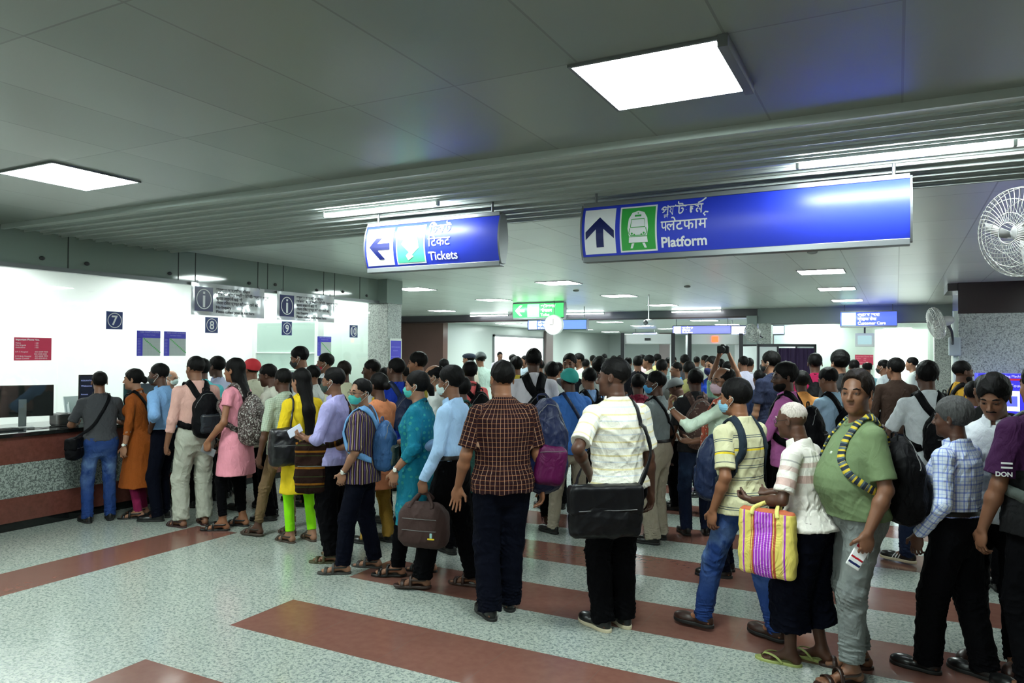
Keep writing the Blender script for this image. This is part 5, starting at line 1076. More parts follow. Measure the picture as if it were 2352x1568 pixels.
def tube_raw(pts, r, sides, closed):
    pts = np.array(pts, float); n = len(pts); t_ = (np.roll(pts, -1, 0) - np.roll(pts, 1, 0)) if closed else np.gradient(pts, axis=0); t_ /= np.linalg.norm(t_, axis=1)[:, None] + 1e-9; up = np.array([0, 1.0, 0.01]); vs = []
    for i in range(n):
        b_ = np.cross(t_[i], up); b_ /= np.linalg.norm(b_) + 1e-9; c = np.cross(t_[i], b_)
        for j in range(sides): a = 2 * math.pi * j / sides; vs.append(tuple(pts[i] + (b_ * math.cos(a) + c * math.sin(a)) * r))
    m_ = n if closed else n - 1
    return vs, [(i * sides + j, i * sides + (j + 1) % sides, ((i + 1) % n) * sides + (j + 1) % sides, ((i + 1) % n) * sides + j) for i in range(m_) for j in range(sides)]
fp = CC + ray(2345, 533) * 4.3; f1 = fan('wall_fan', tuple(fp), (-.8, -.75, -.12), .262, 'large white wire-cage fan cut off by the right edge', wire=.0020)
ax = Vector((-.8, -.75, -.12)).normalized(); q0 = np.array(fp) - np.array(ax) * .2; br = tube('bracket', spline([q0, q0 + [.10, .06, -.05], q0 + [.16, .10, .10], q0 + [.16, .10, 3.03 - fp[2] + .02]], 14), .016, M('fan_body'), None); br.parent = f1; br.matrix_parent_inverse = Matrix.Translation(f1.location).to_4x4().inverted(); 
bpy.context.view_layer.update(); br.matrix_parent_inverse = f1.matrix_world.inverted()
fp2 = CC + ray(2150, 742) * 12.2; f2 = fan('wall_fan', tuple(fp2), (-1, -.25, -.25), .265, 'grey wall fan seen edge-on left of the granite column', wire=.004, col=(.30, .33, .33), nw=30)
bpy.context.view_layer.update()
e0 = np.array(fp2) + [.12, .05, .02]; e1 = CC + ray(2188, 790) * 12.6; b2 = tube('bracket', spline([e0, e0 + [.10, .1, -.12], (e0 + e1) / 2 + [.06, 0, -.1], e1], 14), .022, M_DARK, f2); b2.matrix_parent_inverse = f2.matrix_world.inverted(); b3 = boxm('wall_plate', [(e1[0] - .06, e1[0] + .12, e1[1] - .03, e1[1] + .05, e1[2] - .2, e1[2] + .12)], M('plate_grey', (.35, .4, .42), .4), f2, .02); b3.matrix_parent_inverse = f2.matrix_world.inverted()
fp3 = CC + ray(1727, 765) * 17.5; f3 = fan('wall_fan', tuple(fp3), (-.6, -.8, -.2), .22, 'small dark fan beside the post far behind the security gates', wire=.006, col=(.05, .05, .05), nw=18)
bpy.context.view_layer.update(); b4 = tube('bracket', spline([np.array(fp3) + [.05, .08, 0], np.array(fp3) + [.2, .3, -.1], (-3.5, 20.62, fp3[2])], 8), .02, M_DARK, f3); b4.matrix_parent_inverse = f3.matrix_world.inverted()
# ---------------------------------------------------------------- things on the ticket counter
def scr(name, c, W_, H_, th, rz, label, back=True, tilt=0, cat='monitor', img=None, stand=True):
    p = empty(name, c, label, cat, None, rz); mt = M('monitor_black', (.006, .007, .008), .25); boxm('case', [(-W_ / 2, W_ / 2, 0, th, .12 if stand else 0, (.12 if stand else 0) + H_)], mt, p, .006)
    z_ = .12 if stand else 0; boxm('screen', [(-W_ / 2 + .012, W_ / 2 - .012, -.003, 0, z_ + .012, z_ + H_ - .012)], img or mt, p)
    if stand: boxm('stand', [(-.035, .035, th, th + .02, .02, z_ + H_ * .55)], M('stand_grey', (.16, .17, .18), .35), p, .004); boxm('base', [(-.10, .10, -.03, .14, 0, .015)], M('stand_grey', (.16, .17, .18), .35), p, .004)
    return p
zt = .965
g = atz(50, 985, zt); p = scr('computer_monitor', (-8.12, 4.45, zt), .56, .33, .035, math.radians(-112), 'large black monitor seen from behind at the left end of the counter'); 
bpy.context.view_layer.update()
th_ = math.radians(-112)
disk3('logo', (0, .0365, .25), .03, .002, M('logo_grey', (.25, .27, .28), .3, metal=.6), p); P_, F_ = textmesh('hp', .05, .001); c = (P_.max(0) + P_.min(0)) / 2; flat2d('logo_letters', [([tuple(q - c) for q in P_], F_)], (0, .0385, .25), (-1, 0, 0), (0, 0, 1), M_DARK, p, th=0)
dimg = litm('fare_screen', (.006, .010, .03), .12)
p = scr('customer_display', (-7.84, 5.02, zt - .0), .25, .47, .04, math.radians(60), 'tall black customer display showing faint text, behind the man in charcoal', img=dimg, stand=False); p.location.z = zt + .08; boxm('pole', [(-.015, .015, .01, .03, -.08, .02)], M_DARK, p)
flat2d('screen_text', [txt2('KOLKATA METRO', .022, -.10, .40), txt2('Welcome', .026, -.10, .34), txt2('Amount', .02, -.1, .25), txt2('Balance', .02, -.1, .18)], (0, -.005, 0), (1, 0, 0), (0, 0, 1), litm('screen_text', (.25, .3, .6), .6), p, th=0)
p = scr('computer_monitor', (-8.15, 5.85, zt), .42, .30, .035, math.radians(-110), 'smaller black monitor behind the glass beside the woman in orange'); p = scr('customer_display', (-7.84, 8.0, zt + .12), .25, .40, .04, math.radians(60), 'dark customer display with blue text behind the red cap', img=litm('fare_screen')if False else MATS['fare_screen'], stand=False); boxm('pole', [(-.015, .015, .01, .03, -.12, .02)], M_DARK, p)
p = empty('receipt_printer', (-8.08, 4.86, zt), 'black receipt printer on the counter under the papers', 'printer'); boxm('case', [(-.10, .10, -.10, .12, 0, .13)], M_DARK, p, .02); boxm('slot', [(-.08, .08, -.03, .0, .13, .135)], M('slot_grey', (.1, .1, .1), .4), p)
for k, (y, z, a, t_) in enumerate(((5.06, zt, .3, .25), (5.10, zt, .3, .22), (5.12, zt, .3, .30))):
    o = boxm('paper_tray', [(-.10, .10, -.01, .012, 0, t_)], M('clear_plastic', (.6, .68, .70), .15)); o.location = (-8.10 - .09 * k, y + .0, z); o.rotation_euler = (math.radians(-14), 0, a + 1.2); tag(o, 'translucent white paper tray standing behind the receipt printer', 'tray', 'paper trays behind the glass')
p = empty('keyboard', (-7.985, 4.14, zt), 'black keyboard lying on the counter below the large monitor', 'keyboard'); boxm('body', [(-.07, .07, -.22, .22, 0, .018)], M_DARK, p, .004); boxm('keys', [(-.055 + r_ * .026, -.034 + r_ * .026, -.20 + c_ * .03, -.176 + c_ * .03, .018, .024) for r_ in range(4) for c_ in range(13)], M('keys_black', (.02, .02, .022), .5), p)
cb_ = tube('cable', spline([(-7.96, 4.42, zt + .006), (-7.94, 4.55, zt + .006), (-7.945, 4.7, zt + .006), (-7.935, 4.85, zt + .006), (-7.95, 4.93, zt + .006)], 24), .005, M('cable_black', (.01, .01, .01), .5), None); tag(cb_, 'thin black cable trailing across the counter top', 'cable')
# poster on the pillar at the counter end
p = empty('pillar_poster', (-7.695, 10.34, 1.30), 'narrow blue poster in a white frame on the granite pillar', 'poster'); boxm('frame', [(0, .012, -.17, .17, -.45, .72)], M('frame_white', (.6, .64, .6), .4), p); boxm('sheet', [(.012, .014, -.145, .145, -.43, .68)], M('poster_blue', (.05, .04, .50), .4), p); flat2d('lettering', [txt2('METRO RAILWAY', .032, -.13, .56), txt2('KOLKATA', .03, -.08, .50)] + [txt2('do not spit in the station', .022, -.13, .40 - i * .05) for i in range(10)], (.015, 0, 0), UY, VZ, M('poster_letters', (.3, .3, .8), .5), p, th=0)
# smoke detectors / ceiling speakers far away
for x, y in ((-5.6, 13.4), (-3.4, 13.4), (-.9, 9.5)):
    o = link('smoke_detector', mesh_of('smoke_detector', ball(16, 8)[0] * (.06, .06, .025) + np.array((x, y, 3.015)), ball(16, 8)[1], M('detector_grey', (.25, .27, .26), .5))); tag(o, 'small round smoke detector on the ceiling', 'detector', 'smoke detectors on the ceiling')
# ---------------------------------------------------------------- the crowd
K_ = cloth('trousers_black', (.0016, .0016, .0024), wr=.5); K2 = cloth('trousers_navy_black', (.0022, .003, .008), wr=.5); BEI = cloth('trousers_beige', (.36, .31, .235)); JE = cloth('jeans_blue', (.010, .035, .15), 'jeans', (.12, .20, .36)); JD = cloth('jeans_dark', (.008, .016, .045), 'jeans', (.03, .06, .12))
BK = cloth('bag_black', (.0035, .0035, .0045), rough=.6, wr=.5)
def mk(name, c): return M('mask_' + name, c, .75)
TEAL = mk('teal', (.05, .40, .36)); MBLK = mk('black', (.012, .014, .014)); MRED = mk('red', (.40, .015, .03)); MPAL = mk('pale', (.50, .62, .60)); MPNK = mk('pink', (.52, .36, .42)); MBLU = mk('blue', (.22, .46, .62)); MGRN = mk('dark_green', (.02, .04, .03)); MNAV = mk('navy', (.01, .015, .10))
# --- front row, from the counter to the right edge
P = person('man in charcoal tee and blue jeans leaning on the ticket counter', 228, 857, 1197, face=-8, skin=1, lean=12, nod=12, shirt=cloth('tee_charcoal', (.045, .047, .052)), pants=JE, la='fwd', ra='fwd', lw=(.20, .36, 1.10), rw=(.22, .38, 1.10), hem=.93, collar=True, fat=1.04, seedo=1)
crossbag(P, 'dark sling bag on the left hip of the man leaning on the counter', BK, (-.26, -.07, .86), (.13, .06, .12), strap_side=1, yaw=60)
P = person('woman in long orange kurta and magenta leggings at the counter', 318, 850, 1185, face=-62, fem=True, skin=0, hair='bun', look=-12, shirt=cloth('kurta_orange', (.27, .062, .006)), hem=.36, sleeve='34', pants=cloth('leggings_magenta', (.22, .01, .06)), pw=-.03, shoes='sandal', shoecol='black', la='down', ra='hold', flare=.09, lean=5, watch='L')
crossbag(P, 'small black bag slung on the back of the woman in orange', BK, (.10, -.20, 1.12), (.10, .05, .12), strap_side=-1, sw=.04)
P = person('man in light blue shirt with rolled sleeves, hand on hip, near the counter', 374, 838, 1192, face=-60, skin=2, look=-10, shirt=cloth('shirt_sky', (.20, .38, .66)), sleeve='roll', tuck=True, pants=K2, la='hip', ra='fwd', collar=True, loose=.012, lean=4, mask=MBLK, sh_amp=.018)
P = person('man in salmon pink shirt, light grey trousers and black backpack', 446, 822, 1207, face=-22, skin=1, shirt=cloth('shirt_salmon', (.62, .36, .31)), sleeve='34', tuck=True, pants=cloth('trousers_stone', (.40, .41, .34)), pw=.012, la='down', lh='fist', ra='down', collar=True, shoes='sandal', shoecol='maroon', watch='R', look=-12, sh_amp=.014, loose=.006)
backpack(P, 'black backpack on the man in salmon pink', BK, (.135, .085, .235), 1.14, cloth('bag_black_sheen', (.018, .022, .028), rough=.35), x=.03, sw=.06)
CAMO = cloth('bag_camo', (.035, .022, .020), 'camo', (.14, .11, .105), (.42, .40, .37), rough=.6)
P = person('woman in pink kurta and black trousers with very long hair', 536, 826, 1213, face=-58, fem=True, skin=3, hair='long', shirt=cloth('kurta_pink', (.72, .27, .34)), hem=.55, sleeve='cap', pants=K_, pw=-.012, pcuff=.15, shoes='sandal', shoecol='black', la='down', lw=(.25, .13, .90), lh='fist', ra='fwd', lean=-2, flare=.06)
backpack(P, 'brown camouflage backpack on the woman in pink', CAMO, (.15, .10, .25), 1.10, CAMO, x=-.02, sw=.05); phone(P, -1, 'small grey phone in the hand of the woman in pink', M('phone_grey', (.15, .15, .16), .3), D=(0, .8, .3))
P = person('person with green checked sleeve and khaki trousers behind the yellow kurta', 648, 850, 1226, face=-40, skin=2, shirt=cloth('shirt_green_check', (.42, .48, .38), 'plaid', (.18, .26, .18), p=.02), pants=cloth('trousers_khaki', (.16, .10, .05)), pw=-.01, pcuff=.13, la='down', sleeve='elbow', shoes='sandal', shoecol='tan', lf=(.20, .14, 0, 8), rf=(.02, -.12, 0, 8))
YEL = cloth('kurta_yellow', (.70, .50, .012)); 
P = person('woman in bright yellow kurta and neon green leggings with long black hair', 690, 850, 1243, face=-30, fem=True, skin=0, hair='long', look=-14, shirt=YEL, hem=.50, sleeve='elbow', pants=cloth('leggings_neon', (.28, .80, .005), wr=.15), pw=-.024, pcuff=.11, shoes='sandal', shoecol='tan', la='down', lw=(.24, .10, .86), ra='fwd', lf=(.09, .04, 0, 8), rf=(.10, -.05, 0, 6), fat=1.08, flare=.03, watch='L', loose=.004)
crossbag(P, 'black leather tote on the shoulder of the woman in yellow', M('leather_black', (.012, .012, .013), .32, bmp=.3, bs=30), (-.23, -.08, .965), (.145, .06, .185), strap_side=-1, over=False, yaw=-12, flap=False, name='handbag', cat='handbag', sw=.018)
o = solid('dupatta', Fld().add(rbox((-.10, -.17, .80), (.045, .008, .20), .006), .01), (-.2, -.25, .55), (0, -.1, 1.05), .008, cloth('scarf_lime', (.50, .72, .08)), P['root'])
P = person('man in lavender shirt with dark green mask holding a phone', 765, 848, 1283, face=-68, skin=1, hair='recede', mask=MGRN, shirt=cloth('shirt_lavender', (.36, .34, .62)), sleeve='roll', hem=.86, pants=K_, pw=.02, la='hold', lh='phone', ra='fwd', collar=True, shoes='sandal', shoecol='olive', lw=(.13, .22, 1.08), loose=.008, fat=1.05, sh_amp=.016)
phone(P, -1, 'white phone held by the man in lavender', M('phone_white', (.60, .62, .75), .3), D=(.2, .9, -.5), N=(-1, 0, .1), off=(-.01, .03, .02))
ETH = cloth('bag_ethnic', (.020, .009, .007), 'hs', (.20, .08, .010), (.03, .035, .012), p=.14, p2=.09, w=.12)
crossbag(P, 'dark patterned cloth bag with orange trim on the man in lavender', ETH, (-.20, .13, .84), (.14, .05, .22), strap_side=1, yaw=105, sw=.05, flap=False, name='sling_bag')
VSB = cloth('shirt_brown_stripe', (.028, .014, .014), 'vs', (.34, .26, .16), (.10, .06, .22), p=.032, p2=.032, w=.20)
P = person('man in brown striped shirt, glasses and teal mask looking at the camera', 828, 874, 1309, face=-72, look=-48, skin=0, hair='recede', mask=TEAL, glasses=True, shirt=VSB, hem=.80, sleeve='elbow', pants=K2, pw=.006, la='pocket', lh='relax', ra='fwd', collar=True, shoes='sandal', shoecol='grey', watch='L', loose=.016, lf=(.12, .12, 0, 10), rf=(.10, -.10, 0, 6), lw=(.20, .10, .90))
backpack(P, 'light blue and grey backpack on the man in brown stripes', cloth('bag_blue_grey', (.035, .10, .24), rough=.6), (.13, .085, .225), 1.12, cloth('bag_grey_green', (.075, .095, .080)), x=.02, strapmat=cloth('strap_sky', (.15, .34, .62)), sw=.055)
DOT = cloth('kurta_teal', (.003, .16, .24), 'dots', (.03, .26, .24), p=.05, w=.28)
P = person('woman in teal dotted kurta with teal mask and wrist bangle', 958, 856, 1318, face=-72, fem=True, skin=0, hair='tail', mask=TEAL, earr=True, shirt=DOT, hem=.44, sleeve='34', pants=K_, shoes='sandal', shoecol='black', la='down', lw=(.24, .12, .90), ra='fwd', fat=1.18, flare=.04, loose=.008, lf=(.09, .14, 0, 8), rf=(.09, -.08, 0, 5), watch='L')
SKY = cloth('shirt_pale_blue', (.37, .56, .82)); 
P = person('man in pale blue shirt and black trousers with pale mask, tucked in', 1035, 845, 1350, face=-68, skin=1, look=2, mask=MPAL, glasses=True, shirt=SKY, sleeve='long', tuck=True, pants=K_, pw=.012, la='bag', lw=(.24, .13, .86), lh='fist', ra='fwd', collar=True, shoes='sandal', shoecol='brown', lf=(.10, .20, 0, 10), rf=(.10, -.16, 0, 5), sh_amp=.013, loose=.006, vol=.004)
r, c, Mr = handbag(P, 'dark brown travel bag with small yellow logo held by the man in pale blue', M('bag_brown', (.035, .013, .010), .8, bmp=.4, bs=25), -1, (.20, .085, .17), .07, .0, 'travel_bag')
for n_, pc, hs_, cm in (('logo', (-.10, 0, -.10), (.028, .004, .006), M('logo_yellow', (.75, .55, .02), .5)), ('logo_mark', (-.10, 0, -.075), (.010, .004, .018), M('logo_cyan', (.35, .6, .6), .5))):
    q_ = c + Mr @ V3(pc[0], .098, pc[2] + .02); solid(n_, Fld().add(rbox(q_, hs_, .003, Mr), .01), q_ - .06, q_ + .06, .0032, cm, r)
PLD = cloth('shirt_brown_plaid', (.020, .008, .010), 'plaid', (.42, .25, .17), (.30, .12, .05), p=.027, p2=.031, w=.10)
P = person('man in brown and orange plaid shirt with open palm, back to the camera', 1152, 834, 1412, face=-14, skin=3, look=-8, shirt=PLD, hem=.84, pants=K2, pw=.016, la=((.29, .08, .86), (.3, -1, 0), (.12, .1, -1), (.35, -1, .1)), lh='open', ra='down', collar=True, fat=1.14, loose=.008, shoecol='black', lf=(.09, -.04, 0, 10), rf=(.08, .10, 0, 5), sh_amp=.016)
BN_ = backpack(P, 'big navy and purple backpack hanging at the right side of the plaid shirt', cloth('bag_navy_purple', (.006, .011, .045), rough=.5), (.15, .15, .33), 1.12, cloth('bag_purple', (.085, .004, .05), rough=.5), x=.33, y=.12, strapmat=cloth('bag_navy_purple', (.006, .011, .045)), sw=.045, roll=9, straps=())
STW = cloth('shirt_cream_stripe', (.78, .76, .66), 'hs', (.68, .60, .33), (.60, .63, .64), p=.085, p2=.085, w=.12)
P = person('man in cream striped polo with hand on hip and black shoes with cream soles', 1418, 828, 1442, face=-32, look=-42, skin=2, tilt=4, shirt=STW, hem=.90, pants=K_, pw=.010, la='hip', lw=(.22, -.02, 1.00), ra='down', collar=True, shoes='sneaker', shoecol='black', lf=(.10, .02, .0, 10), rf=(.06, .02, .0, 4), side=-2, loose=.008, sh_amp=.016, fat=1.04)
crossbag(P, 'large black laptop bag hanging behind the man in cream stripes', M('bag_black_nylon', (.004, .004, .005), .45, bmp=.5, bs=22, spec=.2), (-.22, -.21, .80), (.225, .055, .155), yaw=-14, sw=.032, name='laptop_bag', path=[(.0, -.23, .92), (.13, -.17, 1.12), (.10, -.14, 1.30), (.085, -.08, 1.42), (.08, .0, 1.455), (.03, .10, 1.36), (-.08, .14, 1.20), (-.22, .08, 1.02), (-.42, -.18, .92)])
POL = cloth('polo_cream_lines', (.55, .52, .33), 'hs', (.09, .12, .15), (.20, .22, .22), p=.088, p2=.088, w=.055)
P = person('man in cream polo with thin dark stripes, blue jeans and light blue mask', 1702, 878, 1458, face=-52, skin=3, look=-14, mask=MBLU, shirt=cloth('polo_cream_lines2', (.60, .58, .36), 'bands', [(1.27, 1.275, (.02, .02, .02)), (1.255, 1.268, (.75, .55, .02))] + [(z, z + .005, (.06, .08, .10)) for z in (.87, .885, .96, .975, 1.06, 1.075, 1.14, 1.155, 1.20, 1.34, 1.352)]), hem=.83, pants=JE, la='down', lw=(.25, .03, .86), ra='fwd', collar=True, shoecol='brown', lf=(.13, .22, 0, 14), rf=(.10, -.20, 0, 2), fat=1.06, loose=.008, vol=.008, lean=2)
backpack(P, 'navy blue backpack worn on the front by the man in jeans and polo', cloth('bag_navy', (.008, .016, .050), rough=.5), (.13, .09, .23), 1.10, front=True, strapmat=cloth('strap_navy', (.012, .022, .035)), sw=.05)
P = person('elderly man in glasses and pale pink striped polo wearing green flip-flops', 1856, 928, 1524, face=-70, skin=2, hair='recede', hcol='white', vol=-.008, glasses=True, shirt=cloth('polo_pink_white', (.74, .70, .64), 'bands', [(1.20, 1.25, (.55, .38, .34)), (1.30, 1.33, (.60, .46, .42)), (1.36, 1.37, (.4, .38, .36))]), hem=.90, pants=K2, pw=.050, pcuff=.24, la='fwd', lw=(.22, .27, 1.06), lh='fist', ra='fwd', collar=True, shoes='flip', shoecol='lime', lean=7, nod=-6, lf=(.09, .08, 0, 10), rf=(.09, -.06, 0, 5), loose=.008)
JUTE = cloth('jute_stripes', (.72, .55, .13), 'bands', [(-9, -8, (1, 1, 1))]); 
m, nt, b = nodes('striped_tote'); b.inputs['Roughness'].default_value = .7; at = nd(nt, 'Attribute', attribute_name='cloth'); sp = nd(nt, 'SeparateXYZ'); nt.links.new(at.outputs['Vector'], sp.inputs[0]); u, v = sp.outputs[0], sp.outputs[1]; col = mixc(nt, 0.0, (.70, .58, .12), (.70, .58, .12))
def band(col, a, b_, c): return mixc(nt, mth(nt, 'MULTIPLY', mth(nt, 'GREATER_THAN', u, a), mth(nt, 'LESS_THAN', u, b_)), col, c)
for a, b_, c_ in ((-.055, .075, (.33, .03, .50)), (-.075, -.060, (.42, .08, .03)), (-.055, -.048, (.42, .08, .03)), (.066, .078, (.42, .08, .03)), (.085, .09, (.42, .08, .03)), (-.135, -.125, (.33, .03, .50)), (.130, .140, (.33, .03, .50)), (-.122, -.118, (.8, .5, .5)), (.143, .147, (.8, .5, .5))): col = band(col, a, b_, c_)
for k in range(6): col = band(col, -.042 + k * .019, -.038 + k * .019, (.80, .55, .75))
col = mixc(nt, mth(nt, 'GREATER_THAN', v, .195), col, (.45, .10, .035)); wv = nd(nt, 'TexWave', i_Scale=90, bands_direction='Z'); nt.links.new(at.outputs['Vector'], wv.inputs[0]); bump(nt, b, wv.outputs[0], .3, .004); nt.links.new(col, b.inputs['Base Color'])
handbag(P, 'yellow and purple striped woven shopping bag on the arm of the elderly man', m, -1, (.185, .055, .215), .045, .02, 'shopping_bag', 'bag', mat2=cloth('handle_yellow', (.72, .66, .20)), stripes=True, forearm=True, out=.05)
GRN = cloth('tee_sage', (.145, .205, .100), rough=.8, wr=.35)
P = person('man in sage green tee and grey jeans staring at the camera', 1972, 858, 1550, face=-112, look=-46, skin=1, hair='recede', hcol='dark', mous=0, shirt=GRN, hem=.90, pants=cloth('jeans_grey', (.17, .19, .185), 'jeans', (.24, .26, .25)), pw=.004, la='down', lw=(.27, .06, .86), lh='phone', ra='fwd', rw=(.19, .18, .95), fat=1.12, belly=.105, shoes='sandal', shoecol='brown', lf=(.11, .08, 0, 12), rf=(.10, -.05, 0, 8), pcuff=.12, loose=.004, sh_amp=.009, vol=.006, res=.92)
GS = P['F']; C0 = P['S'](0, 0, 1.27); 
backpack(P, 'black backpack with yellow patterned strap on the man in green', cloth('bag_black2', (.006, .006, .007), rough=.5), (.15, .10, .24), 1.10, strapmat=cloth('strap_patterned', (.10, .14, .16), 'hs', (.62, .46, .04), (.02, .03, .05), p=.030, p2=.045, w=.5), sw=.042, x=.0)
WH = M('band_white', (.8, .8, .8), .4); phone(P, -1, 'phone in red, white and blue striped case held by the man in green', WH, D=(.15, -.55, .85), N=(-1, 0, .15), off=(-.012, .03, -.02), bands=((-.03, -.018, M('band_red', (.5, .01, .02), .4)), (-.062, -.048, M('band_navy', (.01, .015, .10), .4)), (.03, .05, M('band_red', (.5, .01, .02), .4))))
Q_, N_ = hug(GS, [P['S'](-.045, .2, 1.275), P['S'](-.063, .2, 1.275)], .001, 6); ribbon('chest_logo', Q_, N_, .016, .002, M('logo_pale', (.6, .65, .55), .5), P['root'])
CHK = cloth('shirt_blue_check', (.66, .72, .82), 'check', (.03, .10, .58), (.10, .22, .66), p=.045, p2=.050, w=.20)
P = person('grey-haired man in blue and white checked shirt, side on', 2196, 922, 1549, face=-66, skin=2, hair='short', hcol='pepper', look=-8, shirt=CHK, sleeve='long', tuck=True, hem=.9, pants=K_, pw=.014, la='down', lw=(.24, .11, .88), ra='fwd', collar=True, belly=.10, fat=1.05, loose=.008, vol=.010, shoecol='black', watch='L', lf=(.10, .12, 0, 12), rf=(.10, -.12, 0, 2), sh_amp=.016)
HAIR['pepper'] = HAIR['pepper']
P = person('man with moustache looking down, in white shirt behind the checked shirt', 2292, 866, 1520, face=-165, nod=-22, skin=1, mous=1.0, shirt=cloth('shirt_white', (.66, .70, .74)), sleeve='long', pants=K_, la='fwd', ra='hold', collar=True, vol=.012, shoecol='brown', hair='fringe')
P = person('man in dark purple sweatshirt with black backpack at the right edge', 2400, 838, 1600, face=-42, skin=1, shirt=cloth('sweat_purple', (.036, .005, .040), 'bands', [(-2, 1.17, (.004, .004, .005))]), sleeve='half', pants=K_, la='down', lw=(.28, .08, .84), ra='fwd', hem=.84, loose=.02, fat=1.1, vol=.004)
backpack(P, 'black backpack with grey straps at the right edge', BK, (.15, .10, .25), 1.14, strapmat=cloth('strap_grey', (.10, .12, .11)), sw=.06); 

F_p = P['F']; Ql, Nl = hug(F_p, [P['S'](-.26, -.06, 1.17), P['S'](-.262, -.05, 1.17)], .006, 3); n_ = Nl[1]; u_ = np.cross([0, 0, 1.0], n_); u_ /= np.linalg.norm(u_)
flat2d('lettering', [txt2('DON', .032, -.045, -.03, .001), rect2(-.02, .01, .03, .019), rect2(-.02, .032, .03, .041)], tuple(Ql[1]), u_, np.cross(n_, u_), M('print_white', (.7, .7, .7), .6), P['root'], th=.004)
# --- second row
P = person('bearded man in pink shirt with glasses and black backpack strap', 1806, 838, depth=6.3, face=-75, look=-35, skin=2, beard=1, glasses=True, shirt=cloth('shirt_magenta', (.55, .15, .42)), sleeve='long', hem=.84, pants=K_, la='fwd', ra='fwd', collar=True, vol=.008, loose=.004)
backpack(P, 'black backpack on the bearded man in pink', BK, (.13, .09, .22), 1.14, sw=.06)
P = person('man in pink mask and pale green shirt raising his wrist watch', 1664, 846, depth=6.0, face=-75, look=-50, skin=1, hair='bald', mask=MPNK, glasses=True, shirt=cloth('shirt_pale_green', (.56, .68, .54)), sleeve='roll', hem=.86, pants=K2, la='face', lw=(.24, .38, 1.36), lh='hold', ra='fwd', collar=True, watch='L')
crossbag(P, 'red patterned cloth sling on the man in pink mask', cloth('cloth_red_print', (.50, .10, .06), 'print', (.75, .55, .45), (.1, .3, .2), p=.03, w=.35), (.12, .17, 1.10), (.09, .04, .14), strap_side=-1, sw=.07, flap=False, name='sling_bag')
P = person('man in floral blue mask and grey shirt with black shoulder bag', 1508, 856, feet=1243, face=-58, skin=2, look=-28, mask=M('mask_floral', (.05, .28, .55), .7), shirt=cloth('shirt_grey', (.20, .23, .235)), hem=.94, tuck=True, pants=BEI, pw=.012, la='down', lw=(.24, .12, .90), ra='fwd', shoecol='black', collar=True)
crossbag(P, 'black shoulder bag of the man in grey with floral mask', BK, (.20, .14, .90), (.15, .06, .12), strap_side=-1, yaw=-40)
P = person('man in grey sun cap and white printed shirt looking down', 1562, 868, feet=1168, face=-72, nod=-30, skin=2, cap=('cap', M('cap_grey', (.13, .14, .14), .8)), shirt=cloth('shirt_print', (.62, .66, .60), 'print', (.12, .14, .14), p=.022, w=.30), sleeve='roll', pants=K_, la='fwd', ra='hold', pw=.01, hem=.9)
crossbag(P, 'black messenger bag of the man in the printed shirt', BK, (-.16, .18, .96), (.16, .07, .15), strap_side=1, yaw=40)
P = person('dark-haired man in black trousers with brown printed backpack', 1598, 850, depth=7.3, face=-15, skin=2, shirt=cloth('shirt_dark', (.02, .02, .022)), pants=JD, hem=.86)
backpack(P, 'brown printed backpack beside the grey sun cap', cloth('bag_brown_print', (.10, .055, .045), 'print', (.22, .15, .12), p=.03, w=.3), (.15, .10, .25), 1.16, sw=.06)
P = person('tall man in white tee seen from behind with crossed black straps', 1224, 804, feet=1203, face=-6, skin=2, shirt=cloth('tee_white', (.70, .66, .72)), pants=K_, shoes='sandal', shoecol='red', hem=.88, la='down', ra='down', rf=(.14, .02, 0, 5))
backpack(P, 'black backpack on the tall man in white tee', BK, (.14, .10, .22), 1.08, x=.05, strapmat=BK, sw=.085)
P = person('man in teal cap and blue shirt with thin bag strap', 1312, 850, feet=1226, face=-30, skin=2, nod=8, cap=('cap', M('cap_teal', (.03, .36, .32), .8)), shirt=cloth('shirt_blue', (.05, .17, .52)), sleeve='long', hem=.84, pants=BEI, la='fwd', ra='fwd', loose=.012, collar=True, lean=5, lf=(.16, .1, 0, 12))
crossbag(P, 'small navy bag of the man in teal cap', cloth('bag_navy', (.008, .016, .050)), (.18, -.14, .95), (.08, .04, .10), strap_side=-1, yaw=-20)
P = person('man in light blue shirt with black backpack near the teal cap', 1354, 848, depth=7.95, face=-30, skin=1, shirt=cloth('shirt_blue2', (.22, .36, .62)), pants=K_, collar=True)
backpack(P, 'black backpack on the man right of the teal cap', BK, (.13, .09, .22), 1.16, x=.04)
P = person('man in grey-white shirt left of the teal cap, back turned', 1268, 836, depth=8.5, face=-15, skin=1, shirt=cloth('shirt_offwhite', (.46, .49, .46)), pants=K_, collar=True, vol=.008)
P = person('moustached man facing the camera behind the teal cap', 1309, 815, depth=8.8, face=-165, skin=1, mous=1.0, shirt=cloth('shirt_dark_print', (.03, .03, .04), 'print', (.3, .3, .3), p=.04, w=.2), pants=K_, collar=True)
P = person('man in off-white shirt hidden behind the cream striped polo', 1377, 824, depth=8.6, face=-8, skin=2, shirt=cloth('shirt_offwhite', (.46, .49, .46)), pants=K_, vol=.008)
P = person('person with maroon and yellow backpack right of the cream striped polo', 1466, 862, depth=7.8, face=-10, skin=2, shirt=cloth('shirt_maroon', (.20, .01, .03)), pants=K_)
backpack(P, 'maroon and yellow backpack between two men', cloth('bag_maroon', (.16, .008, .03)), (.14, .10, .24), 1.18, cloth('bag_yellow', (.50, .40, .03)), x=0)
